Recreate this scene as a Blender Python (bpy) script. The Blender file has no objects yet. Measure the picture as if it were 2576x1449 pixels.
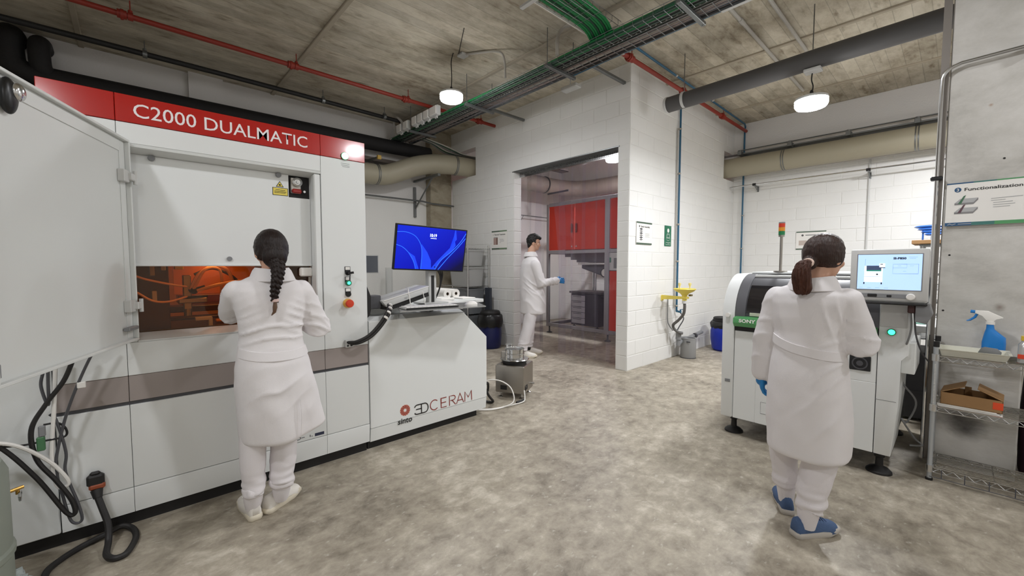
import bpy, bmesh, math, random
from mathutils import Vector, Matrix, noise
random.seed(7)
sc = bpy.context.scene
COL = sc.collection
PI = math.pi

# ------------------------------------------------------------------ camera, world, exposure
cd = bpy.data.cameras.new('camera'); cam = bpy.data.objects.new('camera', cd); COL.objects.link(cam)
cd.sensor_width = 36; cd.lens = 36 * 1035 / 2576; cd.clip_start = .02; cd.clip_end = 60
YAW, PITCH = math.radians(47.3), math.radians(3.15)
cam.location = (0, 0, 1.39)
cam.rotation_euler = (PI / 2 - PITCH, 0, YAW)
sc.camera = cam
wd = bpy.data.worlds.new('world'); sc.world = wd; wd.use_nodes = True
wd.node_tree.nodes['Background'].inputs[0].default_value = (.8, .85, 1, 1)
wd.node_tree.nodes['Background'].inputs[1].default_value = .05
sc.view_settings.view_transform = 'Standard'; sc.view_settings.look = 'None'
sc.view_settings.gamma = 1; sc.view_settings.use_curve_mapping = False
sc.view_settings.exposure = 0.03
sc.cycles.max_bounces = 8; sc.cycles.diffuse_bounces = 6; sc.cycles.transparent_max_bounces = 18
sc.cycles.sample_clamp_indirect = 6
LAMP = 225.0           # radiance of the pendant diffusers
# pendant lamps: x, y, z of the diffuser (the first two are in view)
LAMPS = [(-4.29, 2.95, 3.47), (-1.06, 5.03, 3.03), (-1.1, -1.2, 3.4), (-1.0, 2.45, 3.5), (1.9, 3.15, 3.58), (-4.5, 6.75, 3.42), (1.9, -.9, 3.45), (.17, 6.7, 3.25)]

# ------------------------------------------------------------------ materials
def lin(c):
    r = []
    for v in c[:3]:
        v /= 255.
        r.append(v / 12.92 if v <= .04045 else ((v + .055) / 1.055) ** 2.4)
    return (*r, 1)
MATS = {}
def mat(name, c=(200, 200, 200), rough=.5, metal=0, var=0, vs=6, bump=0, bs=40, spec=.5, emit=0, coat=0, stretch=None):
    if name in MATS: return MATS[name]
    m = bpy.data.materials.new(name); m.use_nodes = True; MATS[name] = m
    nt = m.node_tree; b = nt.nodes['Principled BSDF']
    b.inputs['Base Color'].default_value = lin(c); b.inputs['Roughness'].default_value = rough
    b.inputs['Metallic'].default_value = metal; b.inputs['Specular IOR Level'].default_value = spec
    b.inputs['Coat Weight'].default_value = coat; b.inputs['Coat Roughness'].default_value = .08
    if emit:
        b.inputs['Emission Color'].default_value = lin(c); b.inputs['Emission Strength'].default_value = emit
    if var or bump:
        tc = nt.nodes.new('ShaderNodeTexCoord'); mp = nt.nodes.new('ShaderNodeMapping')
        nt.links.new(tc.outputs['Object'], mp.inputs[0])
        if stretch: mp.inputs['Scale'].default_value = stretch
    if var:
        n = nt.nodes.new('ShaderNodeTexNoise'); n.inputs['Scale'].default_value = vs; n.inputs['Detail'].default_value = 5
        nt.links.new(mp.outputs[0], n.inputs['Vector'])
        mx = nt.nodes.new('ShaderNodeMix'); mx.data_type = 'RGBA'
        l = lin(c); mx.inputs[6].default_value = tuple(v * (1 - var) for v in l[:3]) + (1,)
        mx.inputs[7].default_value = tuple(min(1, v * (1 + var)) for v in l[:3]) + (1,)
        nt.links.new(n.outputs[0], mx.inputs[0]); nt.links.new(mx.outputs[2], b.inputs['Base Color'])
    if bump:
        n2 = nt.nodes.new('ShaderNodeTexNoise'); n2.inputs['Scale'].default_value = bs; n2.inputs['Detail'].default_value = 4
        nt.links.new(mp.outputs[0], n2.inputs['Vector'])
        bp = nt.nodes.new('ShaderNodeBump'); bp.inputs['Strength'].default_value = bump; bp.inputs['Distance'].default_value = .01
        nt.links.new(n2.outputs[0], bp.inputs['Height']); nt.links.new(bp.outputs[0], b.inputs['Normal'])
    return m
def concrete(name, stops, scale, stretch=(1, 1, 1), rough=.6, bump=.3, boards=None, big=.6, stain=None, spots=()):
    m = bpy.data.materials.new(name); m.use_nodes = True; MATS[name] = m
    nt = m.node_tree; N = nt.nodes.new; L = nt.links.new; b = nt.nodes['Principled BSDF']
    tc = N('ShaderNodeTexCoord'); mp = N('ShaderNodeMapping'); mp.inputs['Scale'].default_value = stretch
    L(tc.outputs['Object'], mp.inputs[0])
    n1 = N('ShaderNodeTexNoise'); n1.inputs['Scale'].default_value = scale; n1.inputs['Detail'].default_value = 14; n1.inputs['Roughness'].default_value = .7; n1.inputs['Distortion'].default_value = .25
    n2 = N('ShaderNodeTexNoise'); n2.inputs['Scale'].default_value = big; n2.inputs['Detail'].default_value = 4
    L(mp.outputs[0], n1.inputs['Vector']); L(tc.outputs['Object'], n2.inputs['Vector'])
    ad = N('ShaderNodeMath'); ad.operation = 'MULTIPLY_ADD'; ad.inputs[1].default_value = .6
    mu = N('ShaderNodeMath'); mu.operation = 'MULTIPLY'; mu.inputs[1].default_value = .45
    L(n2.outputs[0], mu.inputs[0]); L(n1.outputs[0], ad.inputs[0]); L(mu.outputs[0], ad.inputs[2])
    cr = N('ShaderNodeValToRGB'); e = cr.color_ramp.elements
    e[0].position, e[0].color = stops[0][0], lin(stops[0][1]); e[1].position, e[1].color = stops[-1][0], lin(stops[-1][1])
    for p, c in stops[1:-1]:
        x = e.new(p); x.color = lin(c)
    L(ad.outputs[0], cr.inputs[0]); col = cr.outputs[0]
    hsrc = n1.outputs[0]
    if boards:      # formwork board lines along Y, one board every `boards` metres in X
        sx = N('ShaderNodeSeparateXYZ'); L(tc.outputs['Object'], sx.inputs[0])
        dv = N('ShaderNodeMath'); dv.operation = 'DIVIDE'; dv.inputs[1].default_value = boards; L(sx.outputs[0], dv.inputs[0])
        fr = N('ShaderNodeMath'); fr.operation = 'FRACT'; L(dv.outputs[0], fr.inputs[0])
        fl = N('ShaderNodeMath'); fl.operation = 'FLOOR'; L(dv.outputs[0], fl.inputs[0])
        wn = N('ShaderNodeTexWhiteNoise'); wn.noise_dimensions = '1D'; L(fl.outputs[0], wn.inputs['W'])
        lt = N('ShaderNodeMath'); lt.operation = 'LESS_THAN'; lt.inputs[1].default_value = .05; L(fr.outputs[0], lt.inputs[0])
        # board to board tone, then the dark joint
        mr = N('ShaderNodeMapRange'); mr.inputs[3].default_value = .86; mr.inputs[4].default_value = 1.1; L(wn.outputs[0], mr.inputs[0])
        j = N('ShaderNodeMath'); j.operation = 'MULTIPLY'; j.inputs[1].default_value = -.22; L(lt.outputs[0], j.inputs[0])
        s2 = N('ShaderNodeMath'); s2.operation = 'ADD'; L(mr.outputs[0], s2.inputs[0]); L(j.outputs[0], s2.inputs[1])
        vm = N('ShaderNodeVectorMath'); vm.operation = 'SCALE'; L(col, vm.inputs[0]); L(s2.outputs[0], vm.inputs['Scale']); col = vm.outputs[0]
        h = N('ShaderNodeMath'); h.operation = 'MULTIPLY_ADD'; h.inputs[1].default_value = -.5; L(lt.outputs[0], h.inputs[0]); L(n1.outputs[0], h.inputs[2]); hsrc = h.outputs[0]
    if stain:
        n3 = N('ShaderNodeTexNoise'); n3.inputs['Scale'].default_value = stain[0]; n3.inputs['Detail'].default_value = 6
        mp3 = N('ShaderNodeMapping'); mp3.inputs['Scale'].default_value = stain[3] if len(stain) > 3 else (1, 1, 1)
        L(tc.outputs['Object'], mp3.inputs[0]); L(mp3.outputs[0], n3.inputs['Vector'])
        r3 = N('ShaderNodeValToRGB'); r3.color_ramp.elements[0].position = stain[1]; r3.color_ramp.elements[1].position = stain[1] + .12
        r3.color_ramp.elements[0].color = (0, 0, 0, 1); r3.color_ramp.elements[1].color = (.75, .75, .75, 1)
        L(n3.outputs[0], r3.inputs[0])
        mx = N('ShaderNodeMix'); mx.data_type = 'RGBA'; L(r3.outputs[0], mx.inputs[0]); L(col, mx.inputs[6]); mx.inputs[7].default_value = lin(stain[2]); col = mx.outputs[2]
    for c_, r_, k_ in spots:
        ds = N('ShaderNodeVectorMath'); ds.operation = 'DISTANCE'; ds.inputs[1].default_value = c_; L(tc.outputs['Object'], ds.inputs[0])
        na = N('ShaderNodeMath'); na.operation = 'MULTIPLY_ADD'; na.inputs[1].default_value = r_ * 1.6; L(n1.outputs[0], na.inputs[0]); L(ds.outputs['Value'], na.inputs[2])
        mr_ = N('ShaderNodeMapRange'); mr_.inputs[1].default_value = r_ * .7; mr_.inputs[2].default_value = r_ * 1.8; mr_.inputs[3].default_value = .8; mr_.inputs[4].default_value = 0; L(na.outputs[0], mr_.inputs[0])
        mx_ = N('ShaderNodeMix'); mx_.data_type = 'RGBA'; L(mr_.outputs[0], mx_.inputs[0]); L(col, mx_.inputs[6]); mx_.inputs[7].default_value = lin(k_); col = mx_.outputs[2]
    L(col, b.inputs['Base Color'])
    rr = N('ShaderNodeMapRange'); rr.inputs[3].default_value = rough - .12; rr.inputs[4].default_value = rough + .12; L(n2.outputs[0], rr.inputs[0]); L(rr.outputs[0], b.inputs['Roughness'])
    bp = N('ShaderNodeBump'); bp.inputs['Strength'].default_value = bump; bp.inputs['Distance'].default_value = .012; L(hsrc, bp.inputs['Height']); L(bp.outputs[0], b.inputs['Normal'])
    return m
def clearmat(name, tint, gloss=.07, rough=.05, dens=0., body=(230, 230, 235)):
    """thin clear plastic: tinted see-through sheet with a faint milky body and a gloss"""
    m = bpy.data.materials.new(name); m.use_nodes = True; MATS[name] = m
    nt = m.node_tree; N = nt.nodes.new; L = nt.links.new
    nt.nodes.remove(nt.nodes['Principled BSDF'])
    t = N('ShaderNodeBsdfTransparent'); t.inputs[0].default_value = (*tint, 1)
    g = N('ShaderNodeBsdfGlossy'); g.inputs['Roughness'].default_value = rough
    d = N('ShaderNodeBsdfDiffuse'); d.inputs[0].default_value = lin(body)
    a = N('ShaderNodeMixShader'); a.inputs[0].default_value = dens; L(t.outputs[0], a.inputs[1]); L(d.outputs[0], a.inputs[2])
    fr = N('ShaderNodeFresnel'); fr.inputs[0].default_value = 1.3
    ml = N('ShaderNodeMath'); ml.operation = 'ADD'; ml.inputs[1].default_value = gloss; L(fr.outputs[0], ml.inputs[0])
    mn_ = N('ShaderNodeMath'); mn_.operation = 'MINIMUM'; mn_.inputs[1].default_value = .3; L(ml.outputs[0], mn_.inputs[0])
    x = N('ShaderNodeMixShader'); L(mn_.outputs[0], x.inputs[0]); L(a.outputs[0], x.inputs[1]); L(g.outputs[0], x.inputs[2])
    L(x.outputs[0], nt.nodes['Material Output'].inputs[0])
    return m

M_white = mat('white_machine_paint', (226, 228, 227), .38, bump=.02, bs=300)
M_whitesheet = mat('white_sheet_metal', (214, 216, 214), .42, bump=.03, bs=250)
M_red = mat('glossy_red_panel', (176, 22, 14), .16, coat=.6)
M_taupe = mat('taupe_stripe', (158, 148, 144), .45)
M_black = mat('matt_black', (22, 20, 20), .6)
M_blackg = mat('black_plastic', (18, 18, 20), .35)
M_dkgrey = mat('dark_grey_metal', (74, 74, 78), .4)
M_grey = mat('mid_grey_plastic', (130, 131, 133), .5)
M_ltgrey = mat('light_grey_plastic', (198, 198, 196), .5)
M_wall = mat('white_wall_paint', (228, 227, 223), .75, var=.025, vs=3, bump=.25, bs=60)
M_block = mat('white_painted_block', (229, 228, 225), .7, var=.03, vs=5, bump=.06, bs=70)
M_plaster = mat('grey_white_plaster', (214, 211, 208), .85, var=.04, vs=2, bump=.3, bs=45)
M_chrome = mat('chrome', (205, 205, 205), .18, 1)
M_steel = mat('brushed_steel', (168, 163, 156), .34, 1, var=.08, vs=30, stretch=(1, 1, 18))
M_galv = mat('galvanised_steel', (128, 130, 130), .42, .85, var=.15, vs=25)
M_post = mat('satin_chrome_post', (186, 190, 194), .35, .6)
M_redpipe = mat('red_pipe_paint', (138, 40, 24), .5)
M_dkpipe = mat('dark_pipe_lagging', (24, 22, 23), .75, bump=.3, bs=25)
M_greyduct = mat('dark_grey_duct', (78, 76, 76), .6, bump=.15, bs=30)
M_beige = mat('beige_duct', (164, 157, 137), .5, var=.03)
M_brownduct = mat('annex_duct', (150, 140, 130), .5)
M_green = mat('green_cable', (22, 118, 62), .5, var=.2, vs=14)
M_dgreen = mat('dark_green_cable', (26, 66, 46), .55)
M_paleg = mat('pale_green_cable', (104, 138, 110), .5)
M_greycab = mat('grey_cable', (112, 106, 106), .55)
M_pinkcab = mat('pinkish_grey_cable', (150, 134, 128), .55)
M_blue = mat('blue_pipe', (40, 92, 122), .4)
M_conduit = mat('grey_conduit', (168, 164, 156), .6)
M_coat = mat('white_cotton', (226, 222, 223), .85, bump=.12, bs=420)
M_trouser = mat('white_trouser_cotton', (224, 219, 221), .88, bump=.15, bs=380)
M_hair = mat('dark_brown_hair', (30, 19, 16), .45, spec=.3, var=.5, vs=22, bump=.6, bs=60, stretch=(4, 1, .6))
M_hair2 = mat('chestnut_brown_hair', (50, 31, 24), .4, spec=.35, var=.5, vs=22, bump=.6, bs=60, stretch=(4, 1, .6))
M_hair3 = mat('black_curly_hair', (20, 17, 17), .55, var=.4, vs=40, bump=.9, bs=60)
M_skin = mat('skin', (205, 160, 135), .5)
M_glove = mat('blue_nitrile_glove', (28, 122, 186), .4)
M_shoew = mat('white_shoe_leather', (226, 221, 214), .55)
M_solew = mat('cream_rubber_sole', (214, 205, 186), .6)
M_shoeb = mat('blue_knit_shoe', (74, 98, 136), .8, bump=.4, bs=300)
M_soleg = mat('pale_grey_sole', (186, 180, 172), .6)
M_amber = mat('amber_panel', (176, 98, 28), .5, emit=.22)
M_darkred = mat('dark_red_brown_metal', (62, 26, 18), .35)
M_hose = mat('translucent_hose', (226, 176, 140), .3)
M_yel = mat('yellow_plastic', (226, 206, 92), .4)
M_card = mat('brown_cardboard', (158, 122, 82), .85, var=.06, vs=20)
M_paper = mat('white_paper', (232, 229, 224), .8)
M_cream = mat('cream_plastic_tray', (208, 206, 192), .45)
M_clearbin = clearmat('clear_bin_plastic', (.80, .81, .82), .05, .15, .62, (200, 200, 198))
M_strip = clearmat('clear_pvc_strip', (.945, .935, .96), .015, .06, .03, (205, 196, 230))
M_perspex = clearmat('clear_perspex', (.92, .93, .93), .02, .05, .06)
M_amberglass = clearmat('amber_tinted_window', (.90, .68, .46), .02, .03, .0)
M_darkglass = mat('smoked_window', (34, 32, 34), .12, coat=.5)
M_sonygreen = mat('machine_green', (86, 158, 98), .4)
M_lamp = mat('lit_lens', (249, 251, 255), .5, emit=LAMP); M_lampfar = mat('lit_lens_bright', (249, 251, 255), .5, emit=LAMP * 2.1); M_lampside = mat('lit_diffuser', (252, 253, 255), .5, emit=66)
M_led = mat('lit_green_button', (60, 240, 160), .3, emit=3)
M_estop = mat('red_button', (206, 62, 34), .35)
M_dkrubber = mat('black_rubber', (30, 28, 28), .55)

# ------------------------------------------------------------------ mesh builders
class B:
    def __init__(s): s.bm = bmesh.new()
    def _xf(s, vs, mtx): bmesh.ops.transform(s.bm, matrix=mtx, verts=vs); return vs
    def box(s, lo, hi, bev=0, mtx=None, seg=1):
        lo, hi = Vector(lo), Vector(hi); c = (lo + hi) / 2; d = hi - lo
        r = bmesh.ops.create_cube(s.bm, size=1); vs = r['verts']
        s._xf(vs, Matrix.Translation(c) @ Matrix.Diagonal((d.x, d.y, d.z, 1)))
        if bev:
            es = list({e for v in vs for e in v.link_edges})
            q = bmesh.ops.bevel(s.bm, geom=es, offset=min(bev, .45 * min(abs(d.x), abs(d.y), abs(d.z))), segments=seg, affect='EDGES', profile=.5)
            vs = list({v for f in q['faces'] for v in f.verts} | {v for v in vs if v.is_valid})
        if mtx: s._xf(vs, mtx)
        return s
    def cyl(s, p0, p1, r, seg=16, r2=None, cap=True):
        p0, p1 = Vector(p0), Vector(p1); d = p1 - p0
        q = bmesh.ops.create_cone(s.bm, cap_ends=cap, segments=seg, radius1=r, radius2=r if r2 is None else r2, depth=d.length)
        s._xf(q['verts'], Matrix.Translation((p0 + p1) / 2) @ d.to_track_quat('Z', 'Y').to_matrix().to_4x4()); return s
    def ball(s, c, r, seg=16, rings=10, mtx=None):
        q = bmesh.ops.create_uvsphere(s.bm, u_segments=seg, v_segments=rings, radius=1)
        r = (r, r, r) if not hasattr(r, '__len__') else r
        s._xf(q['verts'], Matrix.Translation(c) @ (mtx or Matrix.Identity(4)) @ Matrix.Diagonal((*r, 1))); return s
    def sweep(s, pts, rad, seg=10, cap=True, up=None):
        """tube along a polyline; rad is a number or one radius (or rx, ry pair) per point"""
        pts = [Vector(p) for p in pts]; n = len(pts)
        rs = rad if hasattr(rad, '__len__') and len(rad) == n and not (n == 2 and False) else [rad] * n
        T = [((pts[min(i + 1, n - 1)] - pts[max(i - 1, 0)]).normalized()) for i in range(n)]
        u = Vector(up) if up else (Vector((0, 0, 1)) if abs(T[0].z) < .9 else Vector((1, 0, 0)))
        u = (u - T[0] * u.dot(T[0])).normalized(); rows = []
        for i in range(n):
            u = (u - T[i] * u.dot(T[i])).normalized(); w = T[i].cross(u)
            r = rs[i]; a, b = r if hasattr(r, '__len__') else (r, r)
            rows.append([s.bm.verts.new(pts[i] + w * (a * math.cos(2 * PI * k / seg)) + u * (b * math.sin(2 * PI * k / seg))) for k in range(seg)])
        s._skin(rows, cap); return s
    def _skin(s, rows, cap=True, closed=True):
        n = len(rows[0])
        for a, b in zip(rows, rows[1:]):
            for k in range(n if closed else n - 1):
                j = (k + 1) % n
                try: s.bm.faces.new((a[k], a[j], b[j], b[k]))
                except ValueError: pass
        if cap and closed:
            s.bm.faces.new(list(reversed(rows[0]))); s.bm.faces.new(rows[-1])
    def lathe(s, prof, c, axis='Z', seg=24, cap=True):
        c = Vector(c); rows = []
        for r, h in prof:
            row = []
            for k in range(seg):
                a = 2 * PI * k / seg; x, y = r * math.cos(a), r * math.sin(a)
                row.append(s.bm.verts.new(c + {'Z': Vector((x, y, h)), 'X': Vector((h, x, y)), 'Y': Vector((y, h, x))}[axis]))
            rows.append(row)
        s._skin(rows, cap); return s
    def prism(s, poly, axis, a, b, bev=0):
        """polygon in the two other axes (in x,y,z order) pushed from a to b along axis"""
        f = {'X': lambda p, h: (h, p[0], p[1]), 'Y': lambda p, h: (p[0], h, p[1]), 'Z': lambda p, h: (p[0], p[1], h)}[axis]
        r0 = [s.bm.verts.new(f(p, a)) for p in poly]; r1 = [s.bm.verts.new(f(p, b)) for p in poly]
        s._skin([r0, r1]); 
        if bev:
            es = [e for v in r0 + r1 for e in v.link_edges]
            bmesh.ops.bevel(s.bm, geom=list(set(es)), offset=bev, segments=2, affect='EDGES', profile=.5)
        return s
    def loft(s, rings, seg=36, cap=True):
        """rings: (z, x0, x1, y0, y1[, power]) super-ellipses"""
        rows = []
        for r in rings:
            z, x0, x1, y0, y1 = r[:5]; p = r[5] if len(r) > 5 else 2.3; row = []
            for k in range(seg):
                a = 2 * PI * k / seg; c, sn = math.cos(a), math.sin(a)
                x = math.copysign(abs(c) ** (2 / p), c); y = math.copysign(abs(sn) ** (2 / p), sn)
                row.append(s.bm.verts.new(((x0 + x1) / 2 + x * (x1 - x0) / 2, (y0 + y1) / 2 + y * (y1 - y0) / 2, z)))
            rows.append(row)
        s._skin(rows, cap); return s
    def xf(s, m): bmesh.ops.transform(s.bm, matrix=m, verts=s.bm.verts[:]); return s
    def add(s, o):
        me = bpy.data.meshes.new('t'); o.bm.to_mesh(me); s.bm.from_mesh(me); bpy.data.meshes.remove(me); return s

def bag(name, c, r, z0, z1, parent, m):
    """rim of a bin bag folded over a barrel edge, with puckers"""
    b = B(); rows = []; n = 48
    for h, g_ in ((1.0, -.012), (1.03, .004), (.92, .02), (.6, .03), (.25, .028), (0, .016)):
        row = []
        for k in range(n):
            a = 2 * PI * k / n; p = noise.noise(Vector((math.cos(a) * 3, math.sin(a) * 3, h * 2))); q = noise.noise(Vector((math.cos(a) * 9, math.sin(a) * 9, h * 3)))
            rr = r + g_ + (.018 * p + .016 * q) * (1 - abs(h - .4)); row.append(b.bm.verts.new((c[0] + rr * math.cos(a), c[1] + rr * math.sin(a), z0 + (z1 - z0) * h + (.05 * p + .02 * q if h < .5 else .008 * q))))
        rows.append(row)
    b._skin(rows, cap=False); return obj(name, b, m, parent, smooth=1.2)
INV = {}
def obj(name, b, m, parent=None, local=False, smooth=None, label=None, kind=None):
    """link the builder as ONE mesh object; shapes are in world metres unless local"""
    if isinstance(b, B):
        bm = b.bm
        if parent is not None and not local: bmesh.ops.transform(bm, matrix=INV[parent.name], verts=bm.verts[:])
        bmesh.ops.recalc_face_normals(bm, faces=bm.faces[:])
        me = bpy.data.meshes.new(name); bm.to_mesh(me); bm.free()
    else: me = b
    if m is not None:
        me.materials.clear(); me.materials.append(m)
    if smooth is None: smooth = .6
    if smooth:
        me.polygons.foreach_set('use_smooth', [True] * len(me.polygons))
        try: me.set_sharp_from_angle(angle=smooth)
        except Exception: pass
    o = bpy.data.objects.new(name, me); COL.objects.link(o)
    if parent is not None:
        o.parent = parent
        INV[o.name] = INV[parent.name]
    else: INV[o.name] = Matrix.Identity(4)
    if label: o['label'] = label
    if kind: o['kind'] = kind
    return o
def thing(name, label, cat, loc=(0, 0, 0), rz=0, group=None, mtx=None):
    o = bpy.data.objects.new(name, None); COL.objects.link(o); o.empty_display_size = .05
    M = mtx if mtx else Matrix.Translation(loc) @ Matrix.Rotation(rz, 4, 'Z')
    o.matrix_basis = M; INV[o.name] = M.inverted()
    o['label'] = label; o['category'] = cat
    if group: o['group'] = group
    return o
def tag(o, label, cat, group=None):
    o['label'] = label; o['category'] = cat
    if group: o['group'] = group
    return o
def struct(name, b=None, m=None):
    if b is None:
        o = bpy.data.objects.new(name, None); COL.objects.link(o); INV[o.name] = Matrix.Identity(4)
    else: o = obj(name, b, m, smooth=0)
    o['kind'] = 'structure'; return o
def dup(root, mtx, label=None, group=None):
    r = root.copy(); COL.objects.link(r); r.matrix_basis = mtx; INV[r.name] = mtx.inverted()
    if label: r['label'] = label
    if group: r['group'] = group
    for ch in list(root.children):
        c = ch.copy(); COL.objects.link(c); c.parent = r
        for g in list(ch.children):
            d = g.copy(); COL.objects.link(d); d.parent = c
    return r
def cr(pts, n=8):
    """smooth curve through the points"""
    P = [Vector(p) for p in pts]; P = [P[0] * 2 - P[1]] + P + [P[-1] * 2 - P[-2]]; out = []
    for i in range(1, len(P) - 2):
        for k in range(n):
            t = k / n; a, b, c, d = P[i - 1:i + 3]
            out.append(.5 * ((2 * b) + (c - a) * t + (2 * a - 5 * b + 4 * c - d) * t * t + (3 * b - a - 3 * c + d) * t ** 3))
    return out + [P[-2]]
def tube(pts, r, seg=8, n=8, smooth=True): return B().sweep(cr(pts, n) if smooth else pts, r, seg)
def text(name, s, m, parent, origin, ux, uy, size, width=None, bold=0, shear=0, depth=.0015, align='LEFT', spacing=1, local=False):
    """flat lettering: origin = left end of the base line, ux/uy = reading and up directions, size = capital height"""
    c = bpy.data.curves.new('lettering', 'FONT'); c.body = s; c.size = 1; c.offset = bold; c.shear = shear; c.space_character = spacing; c.align_x = align; c.resolution_u = 3
    t = bpy.data.objects.new('t', c); COL.objects.link(t)
    me = bpy.data.meshes.new_from_object(t.evaluated_get(bpy.context.evaluated_depsgraph_get()))
    bpy.data.objects.remove(t); bpy.data.curves.remove(c)
    k = size / .73; kx = k
    if width:
        xs = [v.co.x for v in me.vertices]; kx = width / (max(xs) - min(xs)); x0 = min(xs)
        for v in me.vertices: v.co.x -= x0
    ux, uy = Vector(ux).normalized(), Vector(uy).normalized(); nn = ux.cross(uy); O = Vector(origin)
    I = Matrix.Identity(4) if local or parent is None else INV[parent.name]
    for v in me.vertices: v.co = I @ (O + ux * (v.co.x * kx) + uy * (v.co.y * k) + nn * depth)
    return obj(name, me, m, parent, local=True, smooth=0)
def strokes(lines, w, O, ux, uy, d=.001):
    """flat ribbons along 2-D polylines"""
    b = B(); ux, uy = Vector(ux).normalized(), Vector(uy).normalized(); nn = ux.cross(uy); O = Vector(O)
    for ln in lines:
        q = [Vector(p) for p in ln]; L, R = [], []
        for i, p in enumerate(q):
            t = (q[min(i + 1, len(q) - 1)] - q[max(i - 1, 0)]).normalized(); a = Vector((-t.y, t.x)) * w / 2
            if 0 < i < len(q) - 1:
                t1 = (q[i] - q[i - 1]).normalized(); cs = max(.5, t.dot(t1)); a = a / cs
            L.append(p + a); R.append(p - a)
        rows = [[b.bm.verts.new(O + ux * v[0] + uy * v[1] + nn * d) for v in z] for z in (L, R)]
        for i in range(len(q) - 1): b.bm.faces.new((rows[0][i], rows[1][i], rows[1][i + 1], rows[0][i + 1]))
    return b
def quad(O, ux, uy, x0, y0, x1, y1, d=.001, t=0):
    ux, uy = Vector(ux).normalized(), Vector(uy).normalized(); nn = ux.cross(uy); O = Vector(O); b = B()
    b.bm.faces.new([b.bm.verts.new(O + ux * x + uy * y + nn * d) for x, y in ((x0, y0), (x1, y0), (x1, y1), (x0, y1))]); return b
def arc(cx, cy, r, a0, a1, n=12, ry=None):
    return [(cx + r * math.cos(math.radians(a0 + (a1 - a0) * i / n)), cy + (ry or r) * math.sin(math.radians(a0 + (a1 - a0) * i / n))) for i in range(n + 1)]

# ------------------------------------------------------------------ room shell
H = 3.95
XL, XS, YD, YF = -7.06, -2.9, 4.72, 8.28       # left wall, side wall face, door wall face, far wall
M_floor = concrete('polished_concrete', [(.36, (102, 94, 82)), (.48, (148, 139, 124)), (.58, (172, 163, 147)), (.72, (214, 206, 191))], 9, (1.2, .85, 1), .5, .06, big=1.1, stain=(26, .62, (200, 194, 182), (1.2, .7, 1)))
M_ceil = concrete('board_marked_concrete', [(.33, (112, 100, 82)), (.46, (170, 160, 141)), (.6, (198, 190, 172)), (.8, (218, 211, 195))], 5.5, (1.7, .7, 1), .85, .5, boards=.14, big=.8, stain=(5, .62, (118, 104, 82), (2.2, .6, 1)))
M_col = concrete('grey_column_concrete', [(.3, (138, 134, 129)), (.5, (190, 187, 181)), (.6, (204, 201, 196)), (.8, (222, 220, 216))], 2.4, (1, 1, 1.5), .75, .25, big=1.2, stain=(5.5, .68, (120, 112, 105)), spots=[((.03, 4.1, .36), .13, (52, 46, 45)), ((.07, 4.1, .29), .10, (48, 44, 44)), ((.19, 4.1, 1.12), .03, (120, 104, 94)), ((.10, 4.1, 2.42), .014, (150, 104, 66))])
M_colL = concrete('rough_column_concrete', [(.3, (112, 100, 84)), (.5, (158, 148, 128)), (.8, (186, 178, 160))], 4, (1, 1, 1.5), .85, .5, big=1.5)

struct('floor', B().box((XL - .2, -4.2, -.1), (3.4, YF + .2, 0)), M_floor)
ceiling = struct('ceiling', B().box((XL - .2, -4.2, H), (3.4, YF + .2, H + .15)), M_ceil)
for y in (-.34, 1.64, 3.62, 5.65, 7.4): obj('formwork_joint', B().box((XL, y - .026, H - .02), (3.3, y + .026, H + .01), .006), mat('pale_joint_concrete', (166, 156, 138), .85, var=.15, vs=4), ceiling)
wl = struct('wall_left', B().box((XL - .2, -4.2, 0), (XL, YF, H)), M_plaster)
obj('pilaster', B().box((XL, .64, 2.2), (XL + .06, 1.02, H)), M_plaster, wl)
obj('lower_plaster', B().box((XL, -4.2, 0), (XL + .012, 4.24, 2.62)), M_wall, wl)
struct('wall_back', B().box((XL, -4.2, 0), (3.3, -4.0, H)), M_wall)
struct('wall_right', B().box((3.2, -4.0, 0), (3.4, YF, H)), M_wall)

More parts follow.
